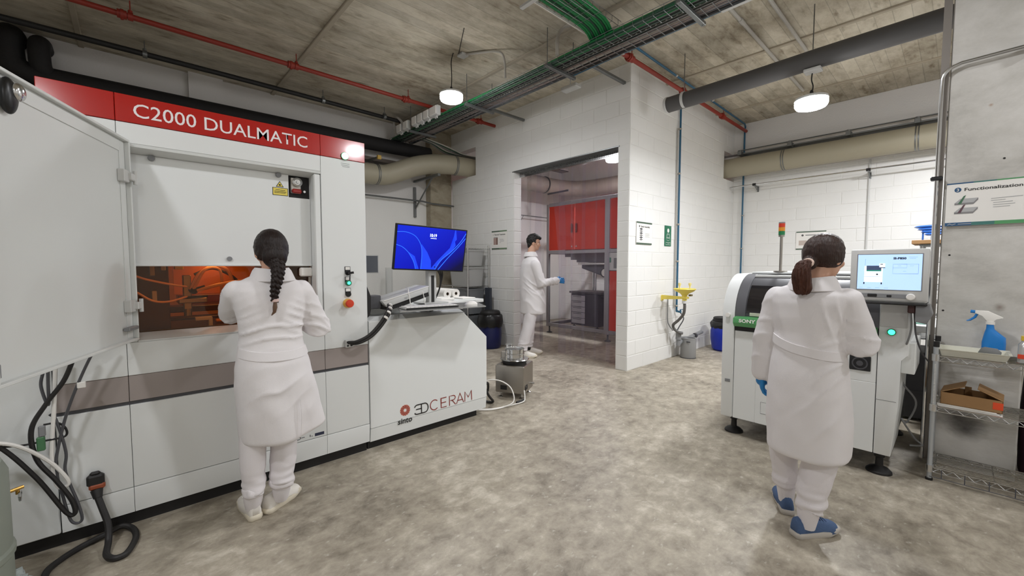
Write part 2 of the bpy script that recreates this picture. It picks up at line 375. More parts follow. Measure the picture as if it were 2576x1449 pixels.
BT = .003   # blocks stand proud of the joints
def block_mesh(w, h):
    b = B(); e = .005
    o = [(-w / 2, -h / 2), (w / 2, -h / 2), (w / 2, h / 2), (-w / 2, h / 2)]
    i = [(x - math.copysign(e, x), y - math.copysign(e, y)) for x, y in o]
    b._skin([[b.bm.verts.new((x, 0, z)) for x, z in o], [b.bm.verts.new((x, -BT, z)) for x, z in i]], cap=False)
    b.bm.faces.new(list(b.bm.verts)[4:]); bmesh.ops.recalc_face_normals(b.bm, faces=b.bm.faces[:])
    for f in b.bm.faces:
        if f.normal.y > .1: f.normal_flip()
    me = bpy.data.meshes.new('block'); b.bm.to_mesh(me); b.bm.free(); me.materials.append(M_block); return me
BM = {}
def lay(parent, frame, u0, u1, z0, z1, holes=(), bl=.4, ch=.196, skip=None):
    """lay courses of blocks on a wall face; frame maps (u, depth, z) to the world"""
    n = 0; k = 0; z = 0.0
    while z < z1 - .03:
        zt = min(z + ch, z1); off = (bl / 2 if k % 2 else 0); u = u0 - off
        while u < u1 - .01:
            a, b_ = max(u, u0), min(u + bl, u1); segs = [(a, b_)]
            for (h0, h1, g0, g1) in holes:
                if min(zt, g1) - max(z, g0) > .02:
                    ns = []
                    for s0, s1 in segs:
                        if s1 <= h0 or s0 >= h1: ns.append((s0, s1))
                        else:
                            if s0 < h0: ns.append((s0, h0))
                            if s1 > h1: ns.append((h1, s1))
                    segs = ns
            for s0, s1 in segs:
                if s1 - s0 < .03 or z < z0 - .01: continue
                w, h = round(s1 - s0 - .007, 3), round(zt - z - .007, 3)
                if (w, h) not in BM: BM[(w, h)] = block_mesh(w, h)
                o = bpy.data.objects.new('block', BM[(w, h)]); COL.objects.link(o); o.parent = parent
                o.matrix_basis = frame((s0 + s1) / 2, random.uniform(-.0015, .0012), (z + zt) / 2); n += 1
            u += bl
        z = zt; k += 1
    return n
DX0, DX1, DZ = -5.07, -3.07, 2.945       # doorway
wf = struct('wall_front', B().box((-6.86, YD, 0), (DX0, YD + .17, 3.05)).box((-6.1, YD, 3.05), (DX0, YD + .17, H)).box((XL, YD, 3.56), (-6.1, YD + .17, H)).box((DX0, YD, DZ), (DX1, YD + .17, H)).box((DX1, YD, 0), (XS, YD + .17, H)), M_wall)
lay(wf, lambda u, d, z: Matrix.Translation((u, YD + d, z)), -6.86, XS, 0, 3.92, [(DX0, DX1, 0, DZ), (-6.87, -6.1, 3.05, 3.56)])
lay(wf, lambda u, d, z: Matrix.Translation((DX0 - d, u, z)) @ Matrix.Rotation(PI / 2, 4, 'Z'), YD, YD + .17, 0, DZ)
ws = struct('wall_side', B().box((XS - .17, YD + .17, 0), (XS, YF, 2.93)).box((XS - .17, YD + .17, 2.93), (XS, 7.8, 3.42)).box((XS - .17, YD + .17, 3.42), (XS, YF, H)), M_wall)
lay(ws, lambda u, d, z: Matrix.Translation((XS - d, u, z)) @ Matrix.Rotation(PI / 2, 4, 'Z'), YD, YF, 0, 3.92, [(7.8, YF, 2.93, 3.42)])
wr = struct('wall_far', B().box((-5.6, YF, 0), (3.2, YF + .2, H)), M_wall)
lay(wr, lambda u, d, z: Matrix.Translation((u, YF + d, z)), XS, .3, 0, 3.0)
obj('plaster_beam', B().box((XS, YF - .02, 3.0), (3.2, YF, H), .004), M_plaster, wr)
# annex behind the doorway
wa = struct('wall_annex', B().box((XL, YF, 0), (-5.6, YF + .2, H)), M_wall)
lay(wa, lambda u, d, z: Matrix.Translation((u, YF + d, z)), XL, XS - .17, 0, 2.9)
obj('plaster_band', B().box((XL, YF - .02, 2.9), (XS - .17, YF, H)), M_plaster, wa)

# big concrete column on the right and the rough one on the left
col = obj('concrete_column', B().box((-.09, 4.1, 0), (.30, 4.75, H), .008), M_col, smooth=.5)
tag(col, 'wide smooth grey concrete column carrying the large white sign', 'column')
colL = obj('concrete_column', B().box((XL, 4.24, 0), (-6.88, YD, H), .01), M_colL, smooth=.5)
tag(colL, 'rough brownish concrete column in the corner behind the blue monitor', 'column')

# ------------------------------------------------------------------ pendant lamps
def lamp(loc, label, top, side=0, bright=False):
    t = thing('pendant_lamp', label, 'lamp', loc, group='round pendant lamps')
    b = B().lathe([(.001, .05), (.06, .05), (.075, .035), (.138, .022), (.142, .0), (.136, -.004)], loc, seg=32); obj('housing', b, M_ltgrey, t)
    b = B().lathe([(.134, 0), (.14, -.02), (.138, -.05), (.126, -.07), (.118, -.074)], loc, seg=28, cap=False); obj('diffuser', b, M_lampside, t)
    b = B().lathe([(.119, -.072), (.001, -.072)], loc, seg=20, cap=False); obj('lens', b, M_lampfar if bright else M_lamp, t, smooth=0)
    x, y, z = loc
    pts = [(x, y, z + .05), (x + .01, y, z + (top - z) * .45), (x - .005, y + .005, top - .09), (x + side * .6, y, top - .02), (x + side, y, top)]
    obj('cord', tube(pts, .006, 6), M_black, t)
    obj('cord_grip', B().lathe([(.02, .045), (.014, .09), (.008, .1)], loc, seg=12), M_blackg, t)
    return t
LL = ['glowing white round lamp hanging above the monitor desk', 'glowing white round lamp hanging below the dark grey duct',
      'round lamp above the front of the large printing machine', 'round lamp over the middle of the floor', 'round lamp above the camera side of the room', 'round lamp glowing inside the curtained room', 'round lamp near the rear wall of the room', 'round lamp hidden behind the wide concrete column']
for i, (p, l) in enumerate(zip(LAMPS, LL)): lamp(p, l, 3.32 if i == 1 else H, .05 if i == 0 else 0, i in (1, 5, 7))
# ceiling box and thin conduit that feed the first lamp
t = thing('junction_box', 'flat white box on the ceiling feeding the lamp above the desk', 'box', (-4.2, 3.04, H))
obj('box_body', B().box((-4.24, 3.0, H - .03), (-4.13, 3.10, H), .006), M_ltgrey, t)
obj('conduit', tube([(-4.13, 3.06, H - .02), (-4.0, 3.14, H - .02), (-3.84, 3.26, H - .022), (-3.78, 3.33, H - .05), (-3.77, 3.36, 3.8), (-3.77, 3.37, 3.63)], .013, 8), M_conduit, t)
obj('thin_wire', B().sweep([(-4.2, 3.0, H - .006), (-3.72, 2.73, H - .006)], .004, 5), M_black, t)

# ------------------------------------------------------------------ pipes and ducts overhead
def hanger(x, y, z, r, root, m):
    obj('hanger_clamp', B().lathe([(r + .012, -.02), (r + .012, .02)], (x, y, z), 'Y', 14).cyl((x, y, z + r), (x, y, z + r + .03), .018, 8).cyl((x, y, z + r + .02), (x, y, H), .005, 6), m, root)
def redpipe(x, z, y0, y1, clamps, label):
    t = thing('sprinkler_pipe', label, 'pipe', (x, y0, z))
    obj('pipe', B().cyl((x, y0, z), (x, y1, z), .026, 16), M_redpipe, t)
    for y in clamps:
        obj('coupling', B().cyl((x, y - .035, z), (x, y + .035, z), .04, 16).cyl((x, y - .012, z), (x, y + .012, z), .046, 16).cyl((x, y, z - .05), (x, y, z - .03), .012, 8), M_redpipe, t)
        hanger(x, y + .06, z, .026, t, M_redpipe)
    return t
redpipe(-5.55, 3.8, -2.5, YD, [.02, 1.5, 3.0, 4.35], 'red sprinkler pipe running above the large printing machine')
redpipe(-2.69, 3.8, -.6, 8.22, [2.4, 4.33, 5.7, 7.1], 'red sprinkler pipe running past the eyewash wall')
t = redpipe(-4.0, 3.75, 4.95, 8.0, [6.2], 'red sprinkler pipe inside the curtained room')
t = thing('drain_pipe', 'thin black pipe under the ceiling along the left wall', 'pipe', (-6.42, -2, 3.8))
obj('pipe', B().sweep([(-6.42, -2.5, 3.8), (-6.40, 1, 3.8), (-6.45, 3.4, 3.8)], .03, 12), M_black, t)
for y in (.2, 2.15, 3.1): hanger(-6.41, y, 3.8, .03, t, M_galv)
t = thing('lagged_pipe', 'thick black lagged pipe running along the left wall behind the printing machine', 'pipe', (-6.8, -1, 3.43))
obj('pipe', B().sweep(cr([(-7.05, -.86, 3.83), (-6.93, -.86, 3.83), (-6.82, -.86, 3.76), (-6.8, -.86, 3.62), (-6.8, -.84, 3.5), (-6.8, -.74, 3.43), (-6.8, -.6, 3.42), (-6.8, -.4, 3.42)], 6) + [(-6.8, 4.16, 3.46)], .115, 20), M_dkpipe, t)
obj('riser', B().sweep(cr([(-7.05, -.64, 3.80), (-6.9, -.64, 3.80), (-6.76, -.64, 3.74), (-6.73, -.64, 3.62), (-6.74, -.63, 3.5), (-6.78, -.58, 3.44)], 6), .085, 18), M_dkpipe, t)
# beige duct along the left wall, over the column and through the door wall
t = thing('ventilation_duct', 'beige round duct bending over the rough column into the wall', 'duct', (-6.72, -1, 2.92))
path = [(-6.72, -1.5, 2.9)] + cr([(-6.72, 2.0, 2.9), (-6.72, 3.0, 2.92), (-6.70, 3.3, 2.95), (-6.6, 3.7, 3.12), (-6.5, 4.0, 3.2), (-6.38, 4.3, 3.22), (-6.33, 4.55, 3.22), (-6.31, 4.9, 3.22)], 6)
obj('duct_tube', B().sweep(path, .17, 28), M_beige, t)
for c, d in (((-6.72, 3.08, 2.925), (0, 1, .06)), ((-6.35, 4.42, 3.22), (.15, 1, 0))):
    d = Vector(d).normalized()
    for e in (-.014, .014): obj('clamp_band', B().cyl(Vector(c) + d * (e - .007), Vector(c) + d * (e + .007), .176, 28), M_galv, t)
t = thing('wall_bracket', 'grey steel bracket holding the beige duct at the rough column', 'bracket', (-6.9, 4.0, 2.9))
obj('upright', B().box((-7.05, 3.96, 2.3), (-7.0, 4.0, 2.86)), M_galv, t)
obj('diagonal_brace', B().sweep([(-7.02, 3.98, 2.45), (-6.5, 4.05, 2.98)], .018, 4), M_galv, t)
obj('arm', B().box((-7.05, 3.97, 2.95), (-6.2, 4.02, 2.99)), M_galv, t)
t = thing('wall_pipe', 'thin steel pipe under the beige duct on the left wall', 'pipe', (-7, 1, 2.58))
obj('pipe', B().sweep([(-6.98, -1, 2.6), (-6.94, 4.1, 2.6), (-6.84, 4.24, 2.56), (-6.8, 4.9, 2.55)], .016, 8), M_galv, t)
obj('pipe_clip', B().box((-6.98, 2.6, 2.57), (-6.9, 2.63, 2.63)), M_black, t)
t = thing('cable_duct', 'dark cable channel with a yellow end above the beige duct', 'duct', (-6.9, 2.8, 3.15))
obj('channel', B().box((-6.98, -1, 3.17), (-6.82, 3.6, 3.23)), mat('brown_channel', (92, 82, 74), .6), t)
obj('bracket_arm', B().sweep([(-6.98, 2.9, 3.12), (-6.5, 3.02, 3.15)], .02, 4), M_galv, t)
obj('yellow_end', B().box((-6.5, 3.0, 3.12), (-6.46, 3.06, 3.18)), mat('yellow_tape', (198, 164, 78), .6), t)
# dark grey duct with hangers
t = thing('insulated_duct', 'dark grey round duct hanging below the ceiling beside the round lamp', 'duct', (-2.5, 5.03, 3.4))
obj('duct_tube', B().sweep([(-2.57, 5.03, 3.4), (-1.6, 5.02, 3.405), (-1.02, 5.0, 3.41), (.4, 5.0, 3.42), (3.15, 5.0, 3.42)], .092, 24), M_greyduct, t)
obj('torn_end', B().lathe([(.088, -.012), (.097, 0), (.099, .02), (.094, .025)], (-2.575, 5.03, 3.4), 'X', 24, cap=False), M_ltgrey, t)
for x in (-2.35, -1.06):
    obj('hanger_strap', B().lathe([(.096, -.015), (.096, .015)], (x, 5.02, 3.405), 'X', 24), M_ltgrey, t)
    obj('hanger_rod', B().cyl((x, 5.02, 3.5), (x, 5.02, H), .005, 6), M_galv, t)
obj('lamp_box', B().box((-1.12, 4.95, 3.29), (-.98, 5.06, 3.322), .005), M_ltgrey, t)
# far wall duct, tray and pipes
t = thing('ventilation_duct', 'long beige round duct along the far wall above the tall machine', 'duct', (-2.9, 7.98, 3.14))
obj('duct_tube', B().cyl((-3.3, 7.98, 3.13), (3.15, 7.98, 3.13), .165, 32), M_beige, t)
for x in (-2.02, -.45):
    for e in (-.015, .015): obj('clamp_band', B().lathe([(.169, e - .007), (.169, e + .007)], (x, 7.98, 3.13), 'X', 28), M_galv, t)
t = thing('cable_tray', 'steel cable tray with brackets on top of the far beige duct', 'tray', (-2.6, 8.1, 3.38))
for z in (3.36, 3.42): obj('rail', B().box((-2.75, 8.02, z), (3.1, 8.05, z + .012)), M_galv, t)
obj('tray_bottom', B().box((-2.75, 8.02, 3.352), (3.1, 8.2, 3.36)), M_galv, t)
for x in (-2.7, -1.95, -1.2, -.46): obj('bracket', B().box((x - .03, 7.94, 3.33), (x + .03, 8.26, 3.4), .004).cyl((x, 7.98, 3.34), (x, 7.98, 3.42), .03, 8), M_galv, t)
obj('cable', B().sweep([(-3.0, 8.1, 3.375), (-2.4, 8.12, 3.375), (3, 8.12, 3.375)], .018, 6), M_greycab, t)
t = thing('wall_pipe', 'thin steel pipe on brackets below the far beige duct', 'pipe', (-2.9, 8.05, 2.82))
obj('pipe', B().sweep([(-2.88, 8.05, 2.80), (3.1, 8.05, 2.82)], .012, 8), M_chrome, t)
for x in (-2.48, -.96): obj('bracket', B().box((x - .012, 8.04, 2.775), (x + .012, 8.27, 2.795)).box((x - .012, 8.25, 2.70), (x + .012, 8.275, 2.795)).sweep([(x, 8.06, 2.785), (x, 8.26, 2.71)], .008, 4), M_galv, t)
for x in (-2.48, -.96): obj('pipe_clip', B().cyl((x - .025, 8.05, 2.802), (x + .025, 8.05, 2.802), .022, 10), M_black, t)
tag(obj('conduit', B().cyl((-.97, 8.262, 1.0), (-.97, 8.262, 2.99), .012, 8), M_ltgrey), 'thin white vertical conduit on the far wall right of the poster', 'conduit')
def bluepipe(name, pts, clips, label, r=.014):
    t = thing(name, label, 'pipe', pts[0]); obj('pipe', B().sweep(pts, r, 10), M_blue, t)
    for c in clips: obj('pipe_clip', B().ball(c, (.026, .026, .018), 10, 6), M_conduit, t)
    return t
bluepipe('water_pipe', [(-2.72, 8.24, 1.2), (-2.72, 8.24, 3.84)] + cr([(-2.71, 8.23, 3.86), (-2.7, 8.2, 3.89), (-2.68, 8.1, 3.9)], 4) + [(-2.62, 4.2, 3.9), (-2.62, 3.9, 3.9)], [(-2.72, 8.25, z) for z in (1.7, 2.3, 3.3)] + [(-2.64, y, 3.9) for y in (4.3, 5.4, 6.6)], 'blue water pipe along the ceiling and down the far corner')
bluepipe('water_pipe', [(-2.865, 6.03, .7), (-2.865, 6.03, 3.9)], [(-2.87, 6.03, z) for z in (.78, 1.45, 2.0, 2.75, 3.4)], 'blue vertical water pipe feeding the yellow eyewash')
tag(obj('conduit', B().cyl((-2.88, 5.975, .75), (-2.88, 5.975, 3.4), .009, 8), M_conduit), 'slim grey conduit beside the blue eyewash pipe', 'conduit')
# conduits on the ceiling
for i, (x, y0, y1, l) in enumerate([(-1.63, 3.85, 7.25, 'grey ceiling conduit leading towards the round lamp from the white box'), (-1.32, 2.2, 5.95, 'grey ceiling conduit passing above the dark grey duct')]):
    t = thing('ceiling_conduit', l, 'conduit', (x, y0, H - .03))
    obj('tube', B().cyl((x, y0, H - .03), (x, y1, H - .03), .018, 10), M_conduit, t)
    for y in (y0 + .9, y0 + 2.2): obj('sleeve', B().cyl((x, y - .05, H - .03), (x, y + .05, H - .03), .023, 10), M_conduit, t)
tag(obj('junction_box', B().box((-1.5, 3.78, 3.6), (-1.22, 3.9, 3.68), .008), M_ltgrey), 'white box beside the cable tray at the top edge of the view', 'box')
tag(obj('smoke_detector', B().box((-3.72, 4.32, 3.72), (-3.46, 4.44, 3.77), .01).cyl((-3.6, 4.38, 3.77), (-3.6, 4.38, H), .008, 6), M_ltgrey), 'flat white box hanging between the cable tray and the door wall', 'box')

# ------------------------------------------------------------------ cable trays
def basket(t, x0, x1, y0, y1, z, axis, step=.1, hgt=.055):
    b = B(); P = (lambda a, c, h: (a, c, h)) if axis == 'X' else (lambda a, c, h: (c, a, h))
    for k in range(5):
        c = y0 + (y1 - y0) * k / 4; b.sweep([P(x0, c, z), P(x1, c, z)], .003, 4)
    for c in (y0, y1): b.sweep([P(x0, c, z + hgt), P(x1, c, z + hgt)], .003, 4)
    n = int((x1 - x0) / step)
    for i in range(n + 1):
        a = x0 + i * step; b.sweep([P(a, y0, z + hgt), P(a, y0, z), P(a, y1, z), P(a, y1, z + hgt)], .0025, 4)
    obj('wire_mesh', b, M_galv, t, kind='stuff', smooth=0)
t = thing('cable_tray', 'long wire basket cable tray with green cables crossing the ceiling', 'tray', (-6.8, 3.5, 3.57))
basket(t, -6.9, 2.2, 3.43, 3.59, 3.57, 'X')
cm = [M_dgreen, M_green, M_dgreen, M_dgreen, M_green, M_dgreen, M_paleg, M_dgreen, M_black, M_paleg, M_dgreen]
for i, m in enumerate(cm):
    y = 3.44 + .0138 * i; pts = [(-6.85 + k * .75, y + random.uniform(-.006, .006), 3.585 + random.uniform(0, .02) + (.014 if i % 2 else 0)) for k in range(13)]
    obj('cable', B().sweep(cr(pts, 3), .011 + .004 * (i % 3), 6), m, t)
t = thing('cable_tray', 'perforated steel cable tray with grey and blue cables beside the basket tray', 'tray', (-6.8, 3.7, 3.57))
b = B().box((-6.9, 3.62, 3.57), (2.2, 3.625, 3.615)).box((-6.9, 3.80, 3.57), (2.2, 3.805, 3.615))
obj('side_rail', b, M_galv, t, kind='stuff')
b = B()
for i in range(90): b.box((-6.88 + i * .1, 3.62, 3.57), (-6.873 + i * .1, 3.805, 3.573))
obj('rung', b, M_galv, t, kind='stuff', smooth=0)
b = B()
for i in range(180): b.box((-6.88 + i * .05, 3.6175, 3.588), (-6.864 + i * .05, 3.6195, 3.598))
obj('slot_row', b, M_paper, t, kind='stuff', smooth=0)
for i, m in enumerate([M_greycab, M_black, M_greycab, M_pinkcab, M_greycab, M_conduit, M_pinkcab, M_greycab, M_black, M_pinkcab, M_blue, M_greycab]):
    y = 3.636 + .0135 * i; pts = [(-6.8 + k * .8, y + random.uniform(-.008, .008), 3.592 + random.uniform(0, .014)) for k in range(12)]
    obj('cable', B().sweep(cr(pts, 3), .008 + .003 * (i % 2), 6), m, t)
tag(bluepipe('water_pipe', [(-3.2, 3.9, 3.62), (-2.62, 3.9, 3.63), (2.2, 3.88, 3.62)], [(-2.5, 3.9, 3.63)], 'blue pipe alongside the long ceiling cable trays', .011), 'blue pipe alongside the long ceiling cable trays', 'pipe')
t = thing('cable_tray', 'short wire basket full of bright green cables coming from the ceiling front', 'tray', (-2.46, 3, 3.72))
basket(t, 1.4, 3.55, -2.58, -2.3, 3.68, 'Y')
for i in range(11):
    x = -2.56 + .024 * i; pts = [(x + random.uniform(-.005, .005), 1.4 + k * .5, 3.70 + random.uniform(0, .03)) for k in range(4)] + [(x + .004, 3.3, 3.68), (x - .04, 3.5, 3.63)]
    obj('cable', B().sweep(cr(pts, 3), .013, 6), [M_green, M_green, M_dgreen][i % 3], t)
obj('white_side_rail', B().box((-2.62, 1.4, 3.69), (-2.612, 3.55, 3.73)), M_paper, t)
for y in (2.62,): obj('cross_bar', B().box((-2.72, y - .02, 3.655), (-2.25, y + .02, 3.675)), M_ltgrey, t)
# strut supports
S0 = None
for i, x in enumerate((-1.64, -3.11, -4.57, -6.08, .2)):
    l = ['first strut below the cable trays at the top of the view', 'strut below the cable trays above the doorway', 'strut below the cable trays near the glowing lamp', 'strut below the cable trays by the row of white boxes', 'strut below the cable trays outside the right edge'][i]
    t = thing('tray_support', 'steel ' + l, 'support', (x, 3.6, 3.55), group='struts carrying the cable trays')
    obj('strut', B().box((x - .02, 3.36, 3.535), (x + .02, 3.86, 3.567), .003), M_galv, t)
    for y in (3.39, 3.83): obj('threaded_rod', B().cyl((x, y, 3.53), (x, y, H), .005, 6), M_galv, t)
for i, x in enumerate((-2.99, -4.83)):
    t = thing('wall_strut', ['steel arm reaching from the door wall top near the corner', 'steel arm reaching from the door wall top near the lamp'][i], 'support', (x, 4.4, 3.7))
    obj('strut', B().box((x - .02, 4.0, 3.7), (x + .02, YD, 3.735), .003), M_galv, t)
# row of junction boxes on the tray
jl = ['leftmost of the six', 'second from the left of the six', 'third from the left of the six', 'fourth from the left of the six', 'fifth from the left of the six', 'rightmost of the six']
for i, x in enumerate((-6.42, -6.2, -5.92, -5.74, -5.56, -5.36)):
    t = thing('junction_box', jl[i] + ' white boxes in a row on the cable tray', 'box', (x, 3.4, 3.68), group='white boxes on the cable tray')
    w = .075 if i < 5 else .1
    obj('box_body', B().box((x - w, 3.36, 3.60), (x + w, 3.43, 3.74), .008), M_ltgrey, t)
    obj('cover', B().box((x - w + .01, 3.345, 3.61), (x + w - .01, 3.36, 3.73), .005), M_paper, t)
    obj('cable_gland', B().cyl((x, 3.4, 3.57), (x, 3.4, 3.6), .014, 8).cyl((x + .04, 3.4, 3.57), (x + .04, 3.4, 3.6), .014, 8), M_ltgrey, t)
t = thing('cable_bundle', 'bundle of grey cables dropping from the tray over the rough column', 'cable', (-6.5, 3.9, 3.5))
for i in range(6): obj('cable', tube([(-6.5 + .03 * i, 3.75, 3.6), (-6.46 + .03 * i, 4.0, 3.55), (-6.5 + .04 * i, 4.3, 3.45 + .01 * i), (-6.45 + .03 * i, 4.6, 3.44), (-6.42 + .03 * i, 5.0, 3.44)], .01, 6, 4), [M_greycab, M_dgreen, M_conduit][i % 3], t)
tag(obj('flexible_conduit', tube([(-6.3, 3.42, 3.65), (-6.38, 3.36, 3.8), (-6.5, 3.34, 3.86), (-6.6, 3.36, 3.8), (-6.62, 3.4, 3.6)], .02, 8), M_conduit), 'grey hooped conduit at the left end of the white boxes', 'conduit')
tag(obj('flexible_conduit', tube([(-2.98, 3.4, 3.62), (-2.97, 3.4, 3.8), (-2.9, 3.42, 3.88), (-2.8, 3.44, 3.87), (-2.76, 3.45, 3.84)], .018, 8), M_conduit), 'grey hooped conduit rising from the tray above the doorway', 'conduit')

# ------------------------------------------------------------------ large printing machine (front face X = -2.93)
XM = -2.93
EY, EZ = (0, 1, 0), (0, 0, 1)      # reading direction / up on the machine front
mc = thing('printing_machine', 'large white printing machine with red top band and open orange-lit window', 'machine', (XM, .47, 0))
bi = B()   # inner carcass around the work chamber
bi.box((-4.3, -.3, .07), (-2.965, 1.255, .98)).box((-4.3, -.3, 2.03), (-2.965, 1.255, 2.26)).box((-4.3, -.3, .98), (-2.965, .0, 2.03)).box((-4.3, .96, .98), (-2.965, 1.255, 2.03)).box((-4.3, 0, .98), (-3.75, .96, 2.03))
obj('carcass', bi, M_grey, mc, smooth=0)
def panel(y0, y1, z0, z1, m=M_white, name='front_panel', x=XM, t=.034, bev=.002):
    return obj(name, B().box((x - t, y0 + .001, z0 + .001), (x, y1 - .001, z1 - .001), bev), m, mc, smooth=.5)
panel(-.3, -.035, 2.125, 2.265, M_red, 'red_band_panel', XM + .004); panel(-.035, .955, 2.125, 2.265, M_red, 'red_band_panel', XM + .004); panel(.955, 1.26, 2.125, 2.265, M_red, 'red_band_panel', XM + .004)
panel(-.3, -.035, .81, 2.125); panel(-.035, .955, 2.02, 2.125)
panel(.955, 1.26, .81, 2.125); panel(-.035, .955, .81, .985); panel(-.035, .01, .985, 2.02)
for a, b_ in ((-.3, -.035), (-.035, .955), (.955, 1.26)):
    panel(a, b_, .672, .81, M_taupe, 'grey_stripe', XM - .004); panel(a, b_, .212, .655)
    obj('skirt', B().prism([(XM - .03, .21), (XM, .21), (XM + .004, .2), (XM - .006, .075), (XM - .03, .075)], 'Y', a + .001, b_ - .001), M_white, mc)
obj('stripe_shadow_gap', B().box((XM - .03, -.3, .655), (XM - .014, 1.26, .672)), M_dkgrey, mc)
obj('plinth', B().box((-4.25, -.6, 0), (XM - .04, 1.25, .075)), M_black, mc, smooth=0)
obj('sill', B().prism([(XM - .034, .985), (XM + .001, .985), (XM + .001, .992), (-3.02, 1.02), (-3.05, 1.02), (-3.05, .985)], 'Y', .01, .955), M_whitesheet, mc)
# recess around the shutter and the raised shutter itself
obj('lintel_lip', B().prism([(XM, 2.02), (XM - .002, 2.005), (-3.03, 1.985), (-3.05, 2.02)], 'Y', .01, .955), M_whitesheet, mc)
obj('jamb_strip', B().box((-3.08, .912, 1.0), (XM - .004, .953, 2.0), .006), M_white, mc)
sh = obj('shutter', B().prism([(.005, 1.398), (.91, 1.398), (.91, 1.84), (.78, 1.84), (.78, 1.985), (.005, 1.985)], 'X', -3.05, -3.02).box((-3.045, .005, 1.385), (-3.012, .91, 1.398), .003), M_white, mc)
obj('shutter_knob', B().cyl((-3.02, .44, 1.43), (-3.012, .44, 1.43), .014, 14), M_grey, sh)
for y in (.1, .72): obj('guide_knob', B().cyl((-3.02, y, 1.975), (-3.005, y, 1.975), .016, 12), M_grey, sh)
lt = obj('latch', B().box((-3.06, .79, 1.84), (-3.04, .955, 1.985)), M_black, mc)
obj('latch_plate', B().box((-3.04, .795, 1.87), (-3.03, .86, 1.975), .004), M_steel, lt)
obj('latch_ring', B().lathe([(.03, 0), (.03, .012), (.02, .016), (.018, .01), (.01, .01), (.008, .016), (.001, .016)], (-3.03, .835, 1.945), 'X', 20), M_chrome, lt)
obj('red_tag', B().box((-3.03, .80, 1.87), (-3.012, .86, 1.90), .008), mat('red_latch', (150, 34, 30), .35), lt)
obj('latch_bolt', B().cyl((-3.02, .875, 1.885), (-3.012, .875, 1.885), .008, 10), M_chrome, lt)
wn = obj('warning_label', B().box((-3.02, .685, 1.845), (-3.0185, .775, 1.895)), M_black, mc)
obj('label_face', quad((-3.0185, .73, 1.87), EY, EZ, -.042, -.022, .042, .022, .0006), M_yel, wn)
obj('label_print', strokes([[(-.028, .01), (.028, .01)], [(-.035, 0), (.035, 0)], [(-.035, -.008), (.03, -.008)]], .003, (-3.0185, .73, 1.87), EY, EZ, .0012), M_black, wn)
wt = obj('warning_triangle', B().prism([(.705, 1.9), (.751, 1.9), (.728, 1.938)], 'X', -3.02, -3.0185), M_black, mc)
obj('triangle_face', B().prism([(.711, 1.9035), (.745, 1.9035), (.728, 1.932)], 'X', -3.0185, -3.0182), M_yel, wt)
obj('triangle_mark', B().cyl((-3.0182, .728, 1.913), (-3.0178, .728, 1.913), .006, 10), M_black, wt)
# lettering, lamp and switches
text('lettering', 'C2000 DUALMATIC', mat('white_lettering', (238, 232, 232), .5), mc, (XM + .004, .035, 2.158), EY, EZ, .073, .84, bold=.003)
lb = obj('signal_lamp', B().lathe([(.026, 0), (.026, .008), (.022, .008)], (XM + .004, 1.115, 2.147), 'X', 20), mat('green_ring', (30, 120, 70), .3), mc)
obj('lens', B().lathe([(.0225, .004), (.022, .014), (.014, .021), (.001, .023)], (XM + .004, 1.115, 2.147), 'X', 20), mat('lit_white_green', (190, 255, 222), .3, emit=3.5), lb)
obj('lamp_caption', strokes([[(-.03, 0), (.03, 0)], [(-.028, -.012), (.03, -.012)], [(-.02, -.022), (.03, -.022)]], .0025, (XM, 1.12, 2.098), EY, EZ, .001), M_grey, mc)
for nm, z in (('key_switch', 1.352), ('start_button', 1.28), ('spare_button', 1.2)):
    s_ = obj(nm, B().cyl((XM, 1.12, z - .014), (XM + .012, 1.12, z - .014), .019, 18).box((XM, 1.1, z - .012), (XM + .004, 1.14, z + .03), .002), M_blackg, mc)
    obj('name_plate', quad((XM + .004, 1.12, z + .014), EY, EZ, -.016, -.008, .016, .013, .0008), M_paper, s_)
    if nm == 'key_switch':
        obj('key', B().box((XM + .012, 1.112, z - .024), (XM + .05, 1.128, z - .008), .004).cyl((XM + .04, 1.12, z - .016), (XM + .05, 1.145, z - .012), .008, 10), M_blackg, s_)
        obj('key_tag', B().cyl((XM + .045, 1.122, z - .02), (XM + .03, 1.12, z - .07), .004, 6), M_dkgrey, s_)
    if nm == 'start_button':
        obj('button_ring', B().lathe([(.0195, 0), (.0195, .022), (.015, .024), (.001, .024)], (XM, 1.12, z - .014), 'X', 18), mat('green_ring2', (20, 110, 80), .3), s_)
        obj('lit_cap', B().cyl((XM + .0235, 1.12, z - .014), (XM + .026, 1.12, z - .014), .0115, 14), M_led, s_)
es = obj('emergency_stop', B().cyl((XM, 1.115, 1.122), (XM + .014, 1.115, 1.122), .033, 24), mat('yellow_ring', (222, 178, 90), .4), mc)
obj('mushroom_button', B().lathe([(.016, .014), (.016, .03), (.027, .034), (.029, .045), (.024, .054), (.001, .056)], (XM, 1.115, 1.122), 'X', 24), M_estop, es)
so = obj('wall_socket', B().box((XM, 1.085, .81), (XM + .03, 1.14, .862), .004), M_ltgrey, mc)
for y in (1.1, 1.125):
    for z in (.823, .848): obj('socket_hole', B().box((XM + .03, y - .007, z - .006), (XM + .0312, y + .007, z + .006)), M_black, so)
obj('sponsor_strip', B().box((XM - .001, .70, .226), (XM + .0012, .735, .244)), mat('ochre_print', (206, 168, 60), .5), mc)
obj('sponsor_strip', strokes([arc(.77, .009, .016, 0, 360, 12, .008), [(.79, .009), (.81, .009)], [(.845, 0), (.845, .016)], [(.852, .003), (.86, .003)]], .004, (XM, 0, .23), EY, EZ, .0014), M_dkgrey, mc)
obj('sponsor_strip', B().box((XM - .001, .875, .226), (XM + .0012, .935, .246)), mat('navy_print', (44, 48, 74), .5), mc)
